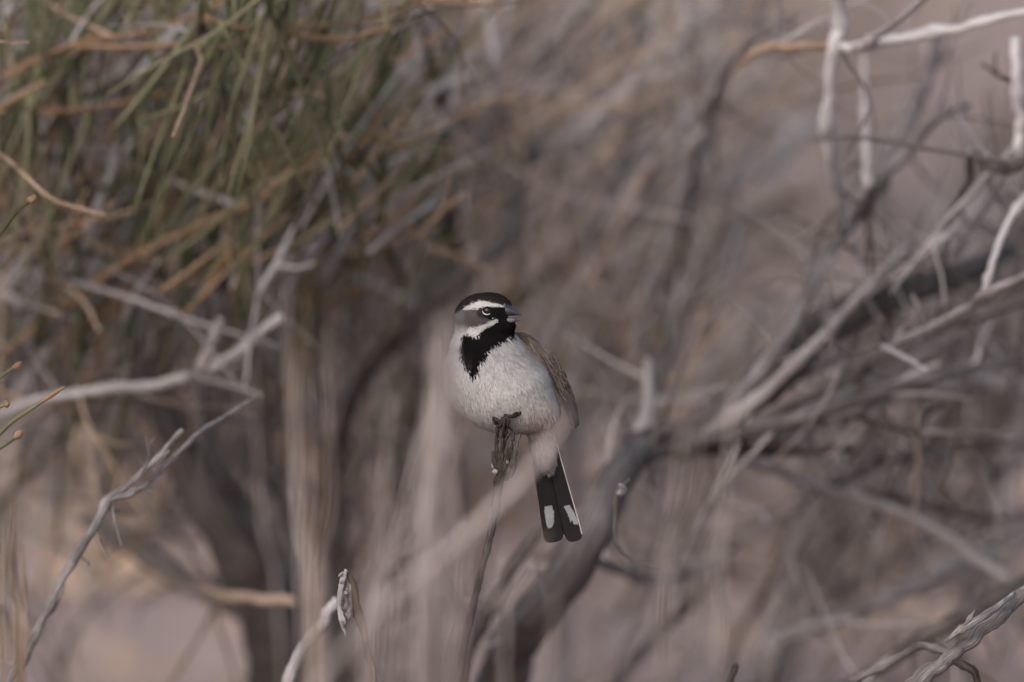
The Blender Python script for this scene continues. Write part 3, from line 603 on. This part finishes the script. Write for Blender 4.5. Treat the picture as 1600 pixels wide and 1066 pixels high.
brush(300, 520, .75, .34, 100, 'greyish dry bush on the soil behind the orange branches', 55, ('grey', 'straw', 'green'))
brush(60, 700, .55, .26, 75, 'brown dry bush at the foot of the green shrub', 56, ('brown', 'straw'))
brush(1480, 640, .45, .34, 75, 'grey dry bush behind the tangled grey shrub', 57, ('grey', 'straw'))
brush(700, 820, .36, .24, 65, 'small pale dry bush beneath the diagonal trunk', 58, ('straw', 'tan'))
brush(1330, 880, .24, .22, 45, 'knee-low dry bush under the long thin branches', 59, ('straw', 'brown'))
rs = np.random.RandomState(8)
for k, (x, y, r) in enumerate(((112, 712, .034), (190, 800, .026), (150, 880, .03), (290, 520, .03), (60, 740, .022), (215, 925, .03), (128, 930, .024))):
    p = ground_at(x, y); p.z += r * .4
    # stones lie where their sight line meets the ground; higher ones sit on a low bank
    o = link('stone', rock_mesh(rs, r), M['stone']); o.location = p; o.rotation_euler = (0, 0, rs.uniform(0, 6))
    tag(o, 'rounded tan stone lying on the bare soil behind the trunks', 'stone', 'tan stones on the soil')

# ---------------------------------------------------------------- the bird
# modelled in photo pixels: X right, Y away from the camera, Z up, all about the point its feet grip
FX, FY = 788.0, 660.0
S0 = S(0)
bird = thing('sparrow', W(FX, FY, 0), 'small grey, white and black-bibbed songbird perched on the broken twig', 'bird')
bird.rotation_euler = (-PITCH, 0, 0)
def L3(px, dep, py): return np.array([px - FX, dep, FY - py], float)
def ell(c, r, rot=0.0):      # ellipsoid, turned by rot (degrees) in the picture plane
    return (L3(*c), np.array(r, float), R(rot))
ELL = [  # centre (px, depth, py), radii (x, depth, z)
    (ell((780, 24, 602), (84, 78, 72), -20), 0),
    (ell((762, 4, 574), (66, 58, 56), 10), 16),
    (ell((810, 26, 630), (66, 54, 40), -16), 16),
    (ell((757, 6, 534), (50, 46, 36)), 14),
    (ell((756, -2, 496), (46, 38, 38)), 12),
    (ell((772, -6, 486), (28, 27, 26), 0), 10),
    (ell((779, -15, 490), (16, 15, 15), 0), 8),
    (ell((785, -14, 510), (21, 20, 13), 0), 8),
    (ell((822, 42, 552), (24, 34, 36), 38), 14),
    (ell((846, 38, 688), (19, 12, 46), 13), 18),
]
def sdf(P):
    d = None
    for (c, r, a), k in ELL:
        q = P - c; ca, sa = math.cos(a), math.sin(a)
        q = np.stack([q[..., 0] * ca + q[..., 2] * -sa * -1, q[..., 1], -q[..., 0] * sa + q[..., 2] * ca], -1)
        k0 = np.linalg.norm(q / r, axis=-1); k1 = np.linalg.norm(q / r ** 2, axis=-1) + 1e-9
        e = k0 * (k0 - 1) / k1
        if d is None: d = e
        else:
            h = np.clip(0.5 + 0.5 * (e - d) / k, 0, 1) if k else (e > d) * 1.0
            d = e * (1 - h) + d * h - k * h * (1 - h)
    return d
def grad(P, e=0.8):
    g = np.stack([sdf(P + np.eye(3)[i] * e) - sdf(P - np.eye(3)[i] * e) for i in range(3)], -1)
    return g / (np.linalg.norm(g, axis=-1)[..., None] + 1e-9)
def surf(px, py):            # depth where the sight line through this pixel meets the bird
    ds = np.linspace(-130, 130, 521); P = np.stack([np.full(521, px - FX), ds, np.full(521, FY - py)], -1)
    s_ = sdf(P); k = np.argmax(s_ < 0); return ds[k] if s_[k] < 0 else None

def surface_net(lo, hi, res):
    ax = [np.arange(lo[i], hi[i] + res, res) for i in range(3)]
    G = np.stack(np.meshgrid(*ax, indexing='ij'), -1); F = sdf(G); ins = F < 0
    sh = np.array(F.shape) - 1
    acc = np.zeros((*sh, 3)); cnt = np.zeros(sh)
    corners = [(i, j, k) for i in (0, 1) for j in (0, 1) for k in (0, 1)]
    def cut(c): return tuple(slice(c[i], c[i] + sh[i]) for i in range(3))
    for a in corners:
        for d in range(3):
            if a[d]: continue
            b_ = list(a); b_[d] = 1
            fa, fb = F[cut(a)], F[cut(b_)]; m = (fa < 0) != (fb < 0)
            t = np.where(m, fa / (fa - fb + 1e-12), 0)[..., None]
            acc += np.where(m[..., None], G[cut(a)] * (1 - t) + G[cut(b_)] * t, 0); cnt += m
    idx = -np.ones(sh, int); act = cnt > 0; idx[act] = np.arange(act.sum()); V = acc[act] / cnt[act][:, None]
    faces = []
    for d in range(3):
        e, f = (d + 1) % 3, (d + 2) % 3
        a_ = ins; b_ = np.roll(ins, -1, d)
        c = np.argwhere(a_ != b_)
        ok = np.all(c < sh, axis=1) & (c[:, e] > 0) & (c[:, f] > 0); c = c[ok]
        de = np.eye(3, dtype=int)[e]; df = np.eye(3, dtype=int)[f]
        q = np.stack([idx[tuple((c).T)], idx[tuple((c - de).T)], idx[tuple((c - de - df).T)], idx[tuple((c - df).T)]], 1)
        flip = ~ins[tuple(c.T)]; q[flip] = q[flip][:, ::-1]
        faces.append(q)
    return V, np.concatenate(faces)

def inside(poly, x, y):
    poly = np.array(poly, float); r = np.zeros(x.shape, bool); j = len(poly) - 1
    for i in range(len(poly)):
        xi, yi = poly[i]; xj, yj = poly[j]
        r ^= ((yi > y) != (yj > y)) & (x < (xj - xi) * (y - yi) / (yj - yi + 1e-12) + xi); j = i
    return r
SUPER = [(723, 483), (731, 478), (741, 473), (752, 470.5), (764, 472), (777, 475.5), (789, 478), (786, 480), (774, 480), (766, 479.5), (756, 480.5), (745, 482.5), (733, 484)]
MALAR = [(731, 518), (735, 511), (748, 510.5), (757, 508), (766, 502), (776, 498.5), (779, 502), (773, 506.5), (764, 510.5), (757, 515), (751, 519), (747, 525), (736, 524)]
BIB = [(724, 522), (733, 522), (748, 522), (757, 514), (767, 509), (777, 503), (786, 499), (809, 500), (807, 520), (795, 528), (781, 533), (767, 542), (756, 555), (749, 565), (744, 580), (739, 590), (733, 581), (726, 570), (720, 556), (721, 535)]
LORE = [(752, 488), (756, 481), (770, 480), (800, 477), (812, 490), (806, 505), (780, 502), (772, 500), (764, 500), (757, 495)]
CROWN = [(640, 500), (716, 488), (723, 483), (731, 478), (741, 473), (752, 470), (764, 471), (777, 475), (790, 477), (815, 474), (815, 430), (640, 430)]
HA = R(28); HC = L3(756, -2, 496)      # the head looks to its own left, 28 degrees off the picture plane
rc = np.random.RandomState(4)
def plumage_colour(V, Nn, jit=1.2):
    px = V[:, 0] + FX; py = FY - V[:, 2]; dp = V[:, 1]
    # mirror the far side of the head onto the near side
    hl = (V[:, 0] - HC[0]) * math.sin(HA) + (V[:, 1] - HC[1]) * math.cos(HA); head = (py < 528) & ~((px > 804) & (py > 507))
    mx = np.where(head & (hl > 0), px - 2 * hl * math.sin(HA), px)
    x = mx + rc.normal(0, jit, len(V)); y = py + rc.normal(0, jit, len(V))
    vb = (V[:, 0] - (786 - FX)) * -0.5 + (V[:, 1] - 24) * -0.866          # towards the breast
    c = np.zeros((len(V), 3))
    breast = np.array([.36, .358, .367]); belly = np.array([.37, .363, .362]); flank = np.array([.38, .33, .29]); back = np.array([.21, .165, .13]); nape = np.array([.10, .095, .097])
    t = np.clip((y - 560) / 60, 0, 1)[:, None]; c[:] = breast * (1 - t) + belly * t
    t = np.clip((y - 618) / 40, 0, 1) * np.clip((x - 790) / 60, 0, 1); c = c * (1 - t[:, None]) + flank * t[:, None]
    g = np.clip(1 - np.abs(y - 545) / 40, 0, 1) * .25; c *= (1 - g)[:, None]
    t = np.clip((-vb - 22) / 14, 0, 1) * (y < 655) * (y > 505); c = c * (1 - t[:, None]) + back * t[:, None]
    t = np.clip((x - 806) / 14, 0, 1) * np.clip((560 - y) / 16, 0, 1) * np.clip((x - 812 + (560 - y) * .55) / 14, 0, 1) * (y > 500); c = c * (1 - t[:, None]) + np.array([.27, .235, .21]) * t[:, None]
    cheek = np.array([.058, .055, .058])
    hd = (y < 522) & ~inside(BIB, x, y) & ~((px > 804) & (py > 507))
    c[hd] = cheek
    t = np.clip((732 - x) / 14, 0, 1) * hd; c = c * (1 - t[:, None]) + nape * t[:, None]
    neck = (y > 505) & (y < 535) & (x < 733) & ~inside(BIB, x, y); t = np.clip((y - 506) / 16, 0, 1) * neck * np.clip((vb + 20) / 20, 0, 1); c = c * (1 - t[:, None]) + np.array([.33, .32, .325]) * t[:, None]
    m = inside(CROWN, x, y) & head; c[m] = np.array([.017, .0145, .014])
    m = inside(LORE, x, y) & head; c[m] = .006
    m = (np.hypot(x - 757, (y - 487) * 1.1) < 12) & ~inside(SUPER, x, y) & (y > 480); c[m] = c[m] * .35 + .006
    m = inside(BIB, x, y) & (dp < 12); c[m] = np.array([.0055, .005, .0055])
    m = inside(SUPER, x, y) & head; c[m] = .37
    m = inside(MALAR, x, y) & head; c[m] = .36
    m = inside([(800, 508), (826, 510), (860, 546), (852, 574), (838, 560), (818, 538), (806, 530)], px, py) & (dp > 2); c[m] = np.array([.15, .115, .085]) * rc.normal(1, .15, m.sum())[:, None]
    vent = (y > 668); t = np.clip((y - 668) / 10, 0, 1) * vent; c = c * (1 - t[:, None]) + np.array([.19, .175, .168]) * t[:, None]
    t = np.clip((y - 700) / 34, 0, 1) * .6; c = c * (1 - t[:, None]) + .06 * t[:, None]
    return c
def put_col(me, c):
    c = np.concatenate([np.clip(c, 0, 1), np.ones((len(c), 1))], 1).astype(np.float32)
    a = me.attributes.new('col', 'FLOAT_COLOR', 'POINT'); a.data.foreach_set('color', c.ravel())
M['plume'] = col_mat('plumage', 0.95, 0.03, 230, .11)
M['horn'] = col_mat('beak_horn', 0.45, 0.28, 500, .16)
M['feather'] = col_mat('flight_feather', 0.8, 0.15, 300, .12)
M['scale'] = col_mat('leg_scale', 0.6, 0.3, 700, .25)
m_, t_, b_ = new_mat('eye_gloss', 0.16); b_.inputs['Base Color'].default_value = (0.012, 0.008, 0.007, 1); b_.inputs['Specular IOR Level'].default_value = 0.25; M['eye'] = m_
m_, t_, b_ = new_mat('eyelid_white', 0.7); b_.inputs['Base Color'].default_value = (0.45, 0.44, 0.42, 1); M['lid'] = m_

Vb, Fb = surface_net((-112, -90, -90), (112, 126, 212), 2.0)
me = bpy.data.meshes.new('body'); me.from_pydata((Vb * S0).tolist(), [], Fb.tolist()); smooth(me)
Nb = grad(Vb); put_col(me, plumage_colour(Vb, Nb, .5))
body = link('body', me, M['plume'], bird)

# soft contour feathers: fine tapered barbs lying along the body
rp = np.random.RandomState(12)
def barbs(n):
    q = Vb[Fb]; ar = np.linalg.norm(np.cross(q[:, 2] - q[:, 0], q[:, 3] - q[:, 1]), axis=1)
    fi = rp.choice(len(Fb), n, p=ar / ar.sum()); w4 = rp.dirichlet((1, 1, 1, 1), n)
    P = (q[fi] * w4[..., None]).sum(1); N = grad(P); py = FY - P[:, 2]; px = P[:, 0] + FX
    keep = ~((np.hypot(px - 761, py - 486) < 7.5) & (P[:, 1] < 0)) & ~((px > 784) & (py > 477) & (py < 504) & (P[:, 1] < 10))
    P, N, py, px = P[keep], N[keep], py[keep], px[keep]; n = len(P)
    beak = L3(800, -14, 492)
    fl = np.tile(np.array([.34, .25, -1.0]), (n, 1)); hd = np.clip((530 - py) / 14, 0, 1)[:, None]
    hf = P - beak; hf /= np.linalg.norm(hf, axis=1)[:, None]
    fl = fl * (1 - hd) + hf * hd + rp.normal(0, .16, (n, 3)); fl -= N * (fl * N).sum(1)[:, None]; fl /= np.linalg.norm(fl, axis=1)[:, None] + 1e-9
    h1 = hd[:, 0]; L = (rp.uniform(7, 14, n)) * (1 - h1) + rp.uniform(2.5, 5, n) * h1
    L = np.where(py > 672, L * 1.7, L); wd_ = (rp.uniform(.9, 1.9, n)) * (1 - h1) + rp.uniform(.7, 1.2, n) * h1
    loose = (rp.rand(n) < .035) & (h1 < .1); L = np.where(loose, rp.uniform(14, 24, n), L); lift = np.where(loose, rp.uniform(2.5, 5, n), rp.uniform(.6, 2.6, n)) * (1 - h1) + rp.uniform(.3, 1.0, n) * h1
    side = np.cross(N, fl)
    a = P - N * .4 - side * (wd_ / 2)[:, None]; b = P - N * .4 + side * (wd_ / 2)[:, None]
    mid = P + fl * (L * .55)[:, None] + N * (lift * .8)[:, None]; c1 = mid - side * (wd_ * .45)[:, None]; c2 = mid + side * (wd_ * .45)[:, None]
    tip = P + fl * L[:, None] + N * (lift * .7)[:, None] + rp.normal(0, .5, (n, 3))
    V = np.stack([b, a, c1, c2, tip], 1).reshape(-1, 3)
    i0 = np.arange(n) * 5
    F = [(k, k + 1, k + 2, k + 3) for k in i0] + [(k + 3, k + 2, k + 4) for k in i0]
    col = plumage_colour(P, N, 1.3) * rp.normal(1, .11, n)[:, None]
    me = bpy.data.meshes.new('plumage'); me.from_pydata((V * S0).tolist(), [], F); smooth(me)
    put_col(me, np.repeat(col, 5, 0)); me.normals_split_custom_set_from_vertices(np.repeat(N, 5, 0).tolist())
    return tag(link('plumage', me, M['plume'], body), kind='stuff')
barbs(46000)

# eye, lid
ed = surf(761, 486)
import bmesh
def sphere(name, c, r, mat, parent, sq=(1, 1, 1)):
    bm = bmesh.new(); bmesh.ops.create_uvsphere(bm, u_segments=24, v_segments=16, radius=1)
    me = bpy.data.meshes.new(name); bm.to_mesh(me); bm.free()
    for v in me.vertices: v.co = Vector((np.array(v.co) * r * np.array(sq) + c) * S0)
    smooth(me); return link(name, me, mat, parent)
def px_tube(name, pts, rad, mat, parent, sides=8, col=None, gnarl=.05, n=6, seed=1):
    me = MB().tube(catmull([L3(*p) for p in pts], n) * S0, [r * S0 for r in rad], sides, np.random.RandomState(seed), gnarl, col=col).mesh(name)
    return link(name, me, mat, parent)
for near in (True, False):
    c = L3(761.5, ed + 3.6, 486)
    def flip(p):
        hl = (p[0] - HC[0]) * math.sin(HA) + (p[1] - HC[1]) * math.cos(HA); return p - 2 * hl * np.array([math.sin(HA), math.cos(HA), 0])
    arc = []
    for a in np.linspace(178, 318, 9):
        x, y = 761.2 + 7.0 * math.cos(R(a)), 486 - 5.8 * math.sin(R(a)); sd = surf(x, y); arc.append(L3(x, (sd if sd is not None else ed) - .3, y))
    arc2 = []
    for a in np.linspace(10, 170, 7):
        x, y = 761.2 + 7.0 * math.cos(R(a)), 486 - 6.2 * math.sin(R(a)); sd = surf(x, y); arc2.append(L3(x, (sd if sd is not None else ed) - .2, y))
    if not near: c = flip(c); arc = [flip(p) for p in arc]; arc2 = [flip(p) for p in arc2]
    e = sphere('eye', c, 7.0, M['eye'], bird, (1, .8, .95))
    link('lower_eyelid', MB().tube(catmull(arc, 3) * S0, [r * S0 for r in (.35, .8, 1.0, .85, .3)], 7).mesh('lower_eyelid'), M['lid'], e)
    link('upper_eyelid', MB().tube(catmull(arc2, 3) * S0, [r * S0 for r in (.5, .9, .9, .5)], 7, col=(.012, .012, .012)).mesh('upper_eyelid'), M['plume'], e)

# beak: two lofted mandibles, slightly open
def mandible(name, rows, colf, parent):
    """rows: (x, depth, top y, bottom y, half width, far-side flatness)"""
    n, sd = len(rows), 14; rows = catmull(rows, 5); v, col = [], []
    for (x, d, yt, yb, hw) in rows:
        for k in range(sd):
            a = k / sd * 2 * math.pi; ca, sa = math.cos(a), math.sin(a)
            zc, rz = (yt + yb) / 2, max((yb - yt) / 2, .15)
            p = L3(x, d, zc); off = hw * math.copysign(abs(ca) ** .8, ca)
            v.append(p + np.array([off * math.sin(HA), off * math.cos(HA), rz * math.copysign(abs(sa) ** .85, sa)])); col.append(colf(x, sa))
    m = len(rows); f = [(i * sd + k, i * sd + (k + 1) % sd, (i + 1) * sd + (k + 1) % sd, (i + 1) * sd + k) for i in range(m - 1) for k in range(sd)]
    f += [tuple(range(sd))[::-1], tuple((m - 1) * sd + k for k in range(sd))]
    me = bpy.data.meshes.new(name); me.from_pydata([tuple(p * S0) for p in v], [], f); smooth(me); put_col(me, np.array(col)); return link(name, me, M['horn'], parent)
bd0 = -20
up_rows = [(780, bd0 + 4, 477.5, 496, 12), (788, bd0, 475.5, 495.5, 11), (797, bd0 - 3.5, 478.6, 495, 8.4), (804, bd0 - 6, 483.5, 493, 4.8), (810, bd0 - 8, 488, 492.4, 2.4), (814.5, bd0 - 9.5, 492.2, 493.4, .5)]
lo_rows = [(778, bd0 + 3, 496, 506.5, 10.5), (787, bd0 - 1, 496.2, 506.5, 9.6), (797, bd0 - 3.5, 496.2, 505.6, 7.2), (804, bd0 - 6, 497.4, 503.4, 4.2), (810, bd0 - 8, 499.4, 501.8, 2.0), (813.5, bd0 - 9.2, 500, 500.8, .5)]
bk = mandible('upper_beak', up_rows, lambda x, s_: np.array([.024, .026, .033]) * (1.2 if s_ > .35 else .7), bird)
mandible('lower_beak', lo_rows, lambda x, s_: np.array([.085, .092, .105]) * (1.0 if x < 805 else .5), bird)
mandible('gape', [(786, bd0 + 2, 493, 499, 7), (797, bd0 - 3, 492.5, 498, 5), (804, bd0 - 5.5, 493.2, 498.0, 2.6), (808, bd0 - 7, 496, 498.6, .8)], lambda x, s_: np.array([.09, .05, .042]), bk)

# feathers
def feather(name, base, tip, width, normal, colf, parent, bend=0.0, shape='wing', nu=16, nv=5, camber=.12):
    base, tip = np.array(base, float), np.array(tip, float); ax = tip - base; L = np.linalg.norm(ax); ax /= L
    nn = np.array(normal, float); nn -= ax * (nn @ ax); nn /= np.linalg.norm(nn); sd = np.cross(nn, ax)
    v, col = [], []
    for side in (1, -1):
        for i in range(nu + 1):
            u = i / nu
            if shape == 'tail': w = width * (.62 + .38 * min(1, u * 1.15)) * (1 if u < .93 else math.sqrt(max(0, 1 - ((u - .93) / .074) ** 2)) * .75 + .25 * (u < 1))
            else: w = width * (min(1, .15 + u * 2.4)) * (1 if u < .7 else math.sqrt(max(0, 1 - ((u - .7) / .305) ** 2)))
            for j in range(nv + 1):
                q = j / nv * 2 - 1
                p = base + ax * L * u + sd * q * w / 2 + nn * (camber * w * (1 - q * q) + bend * L * u * (1 - u) * 4 + side * .25)
                v.append(p); col.append(colf(u, q, p))
    m = (nu + 1) * (nv + 1); f = []
    for s_ in (0, 1):
        for i in range(nu):
            for j in range(nv):
                a = s_ * m + i * (nv + 1) + j; q_ = (a, a + 1, a + nv + 2, a + nv + 1); f.append(q_[::-1] if s_ == 0 else q_)
    for i in range(nu):
        for j in (0, nv):
            a = i * (nv + 1) + j; q_ = (a, a + nv + 1, a + nv + 1 + m, a + m); f.append(q_ if j else q_[::-1])
    for i in (0, nu):
        for j in range(nv):
            a = i * (nv + 1) + j; q_ = (a, a + 1, a + 1 + m, a + m); f.append(q_ if i == 0 else q_[::-1])
    me = bpy.data.meshes.new(name); me.from_pydata([tuple(p * S0) for p in v], [], f); smooth(me); put_col(me, np.array(col)); return link(name, me, M['feather'], parent)

# folded wings
LV = np.array([.866, -.5, 0.]); BC = L3(786, 24, 600)
def wing(mirror):
    rw = np.random.RandomState(31)
    def mm(p): p = np.array(p, float); return p - 2 * ((p - BC) @ LV) * LV if mirror else p
    def mn(v): v = np.array(v, float); return v - 2 * (v @ LV) * LV if mirror else v
    w = bpy.data.objects.new('wing', None); C.objects.link(w); w.parent = bird; w.empty_display_size = .01
    line = catmull([L3(822, 12, 528), L3(840, 8, 556), L3(861, 13, 591), L3(876, 27, 626), L3(887, 40, 650), L3(899, 50, 670)], 12)
    def P(u): k = u * (len(line) - 1); i = min(int(k), len(line) - 2); return line[i] + (line[i + 1] - line[i]) * (k - i)
    across = np.array([.50, .86, .10]); nrm = np.array([.78, -.52, .32])
    def brown(dark, edge, ew=.55):
        def fn(u, q, p):
            e = abs(q) ** 4; base = np.array(dark) * (1 - e) + np.array(edge) * e
            return base * (1 + .16 * math.sin(u * 23 + abs(q) * 14) + .1 * math.sin(u * 61 + q * 31))
        return fn
    lay = [(.30, .98, 5, 20, 'primary', (.085, .072, .065), (.13, .112, .10), -1.0, 40), (.26, .86, 7, 12, 'secondary', (.040, .031, .027), (.22, .172, .135), .4, 46),
           (.16, .66, 8, 11, 'greater_covert', (.032, .024, .021), (.24, .19, .15), 1.6, 46), (.10, .46, 8, 11, 'median_covert', (.075, .058, .047), (.23, .185, .15), 2.6, 46), (.0, .30, 8, 11, 'lesser_covert', (.135, .11, .09), (.20, .165, .14), 3.4, 44)]
    for (u0, u1, n, wd_, nm, dk, eg, off, span) in lay:
        for i in range(n):
            v = i / (n - 1); b_ = P(u0 + (.2 if u0 < .2 else .08) * v) + across * span * v * .9 + nrm * (off * .6 + i * .3); uu = u1 - .05 * v + rw.uniform(-.05, .03)
            t_ = P(min(1, uu)) + across * span * v * .45 + nrm * (off * .5 + i * .3)
            feather(nm, mm(b_), mm(t_), wd_, mn(nrm), brown(dk, eg), w, bend=.03, nu=22, nv=10)
    # small coverts: fine overlapping barbs, buff with dark shaft streaks
    n = 2600; V, Nn, cc = [], [], []
    for _ in range(n):
        v = rw.uniform(-.06, 1.0); u = rw.uniform(max(0, .24 * v + rw.normal(0, .02)), .58); a, b_ = P(u), P(u + .02); fl = (b_ - a) / np.linalg.norm(b_ - a) + rw.normal(0, .10, 3)
        p = a + across * 46 * v * (.95 - .3 * u) + nrm * (3.0 - 2.4 * u); sd = np.cross(nrm, fl); L_, w_ = rw.uniform(8, 17), rw.uniform(1.3, 2.6)
        up = nrm * rw.uniform(.2, 1.6)
        V += [p + sd * w_ / 2, p - sd * w_ / 2, p + fl * L_ * .6 - sd * w_ * .45 + up, p + fl * L_ * .6 + sd * w_ * .45 + up, p + fl * L_ + up * .6]
        streak = math.sin(v * 26 + u * 5 + rw.normal(0, .35)) > .45 and u > .16
        c = np.array([.065, .051, .042]) if streak else np.array([.185, .145, .115]) * (1.25 if rw.rand() < .2 else 1)
        cc += [c * rw.normal(1, .07)] * 5; Nn += [nrm / np.linalg.norm(nrm)] * 5
    V = np.array([mm(p) for p in V]); Nn = np.array([mn(q) for q in Nn]); k5 = np.arange(n) * 5
    F = [(k, k + 1, k + 2, k + 3) for k in k5] + [(k + 3, k + 2, k + 4) for k in k5]
    if mirror: F = [f[::-1] for f in F]
    me = bpy.data.meshes.new('small_coverts'); me.from_pydata((V * S0).tolist(), [], F); smooth(me); put_col(me, np.array(cc))
    # barbs face outwards
    e = me.polygons[0].normal; 
    if Vector(Nn[0]).dot(e) < 0: me.flip_normals()
    me.normals_split_custom_set_from_vertices(Nn.tolist())
    tag(link('small_coverts', me, M['feather'], w), kind='stuff')
    return w
wing(False); wing(True)

# tail: twelve feathers, outer pair marked white, seen from below
tail = bpy.data.objects.new('tail', None); C.objects.link(tail); tail.parent = bird; tail.empty_display_size = .01
SPL = [(850.5, 792), (862, 790), (865.5, 801), (866, 816), (863, 825), (857, 826), (853.5, 820)]
SPR = [(881, 792), (890, 790), (898, 803), (903.5, 816), (902.5, 820.5), (897, 820), (893.5, 813), (891.5, 818), (888, 806)]
def tcol(side, outer):
    def fn(u, q, p):
        x, y = p[0] + FX, FY - p[2]; c = np.array([.011, .0095, .010])
        if u > .9: c = c * (1 + (u - .9) * 5)
        if outer:
            if inside(SPL if side < 0 else SPR, np.array([x]), np.array([y]))[0]: c = np.array([.20, .207, .225])
            if side > 0 and q > .86 and u < .95: c = np.array([.42, .39, .37])
            if side < 0 and q < -.88: c = np.array([.13, .10, .085])
        elif abs(q) > .9: c = c * 2.2
        return c
    return fn
for side, (bx, by), (tx, ty), wdt in ((-1, (835, 672), (866, 848.5), 34), (1, (857, 678), (899.5, 847), 27)):
    for k in range(6):
        f_ = k / 5; cx = bx * (1 - f_ * .5) + 846 * f_ * .5; tx2 = tx + (-side) * k * (1.1 if side < 0 else .9) * (1 if side > 0 else 1.0) ; 
        nrm = np.array([side * -.06, -1, .12])
        feather('tail_feather', L3(cx, 38 + k * 1.3, by), L3(tx2, 64 + k * 1.6, ty - (k > 2) * 1.0 - k * .5), wdt * (1 - .03 * k), nrm, tcol(side, k == 0), tail, bend=.0, shape='tail', nu=110 if k == 0 else 16, nv=26 if k == 0 else 5, camber=.05)

# legs and feet
def leg(hip, ankle, foot, toes, hind, seed):
    cl = (.010, .0085, .008)
    lg = px_tube('leg', [hip, ankle, foot], [5.0, 3.6, 3.0], M['scale'], bird, col=cl, gnarl=.12, seed=seed)
    for t in toes + [hind]:
        to = px_tube('toe', t, [2.8, 2.7, 2.4, 1.8], M['scale'], lg, col=cl, gnarl=.14, n=4, seed=seed)
        a, b_ = np.array(t[-2], float), np.array(t[-1], float); d = (b_ - a) / np.linalg.norm(b_ - a)
        px_tube('claw', [tuple(b_ - d), tuple(b_ + d * 3.2 + [0, 2, 0]), tuple(b_ + d * 6.0 + [0, 5.5, 0])], [1.5, 1.0, .25], M['scale'], to, sides=6, col=(.012, .011, .011), n=4)
dq = PD / S0
fz = dq - 6
leg((811, fz + 12, 645), (801, fz + 1, 650), (790, fz, 650),
    [[(790, fz, 650), (785, fz - 2, 658), (781, fz - 2, 666), (776, fz, 664)], [(790, fz, 650), (788, fz - 3, 660), (786, fz - 3, 672), (786, fz, 681)], [(790, fz, 650), (795, fz - 2, 657), (793, fz - 1, 665), (797, fz + 1, 669)]],
    [(790, fz, 649), (791, fz + 6, 650), (789, fz + 11, 655), (786, fz + 12, 660)], 2)
leg((768, fz + 26, 640), (772, fz + 14, 652), (783, fz + 9, 662),
    [[(783, fz + 9, 662), (778, fz + 5, 666), (777, fz + 3, 674), (778, fz + 4, 680)], [(783, fz + 9, 662), (784, fz + 13, 668), (784, fz + 13, 676), (785, fz + 11, 682)], [(783, fz + 9, 662), (790, fz + 8, 667), (791, fz + 5, 674), (790, fz + 3, 680)]],
    [(783, fz + 9, 662), (776, fz + 8, 660), (774, fz + 4, 660), (772, fz + 2, 658)], 3)
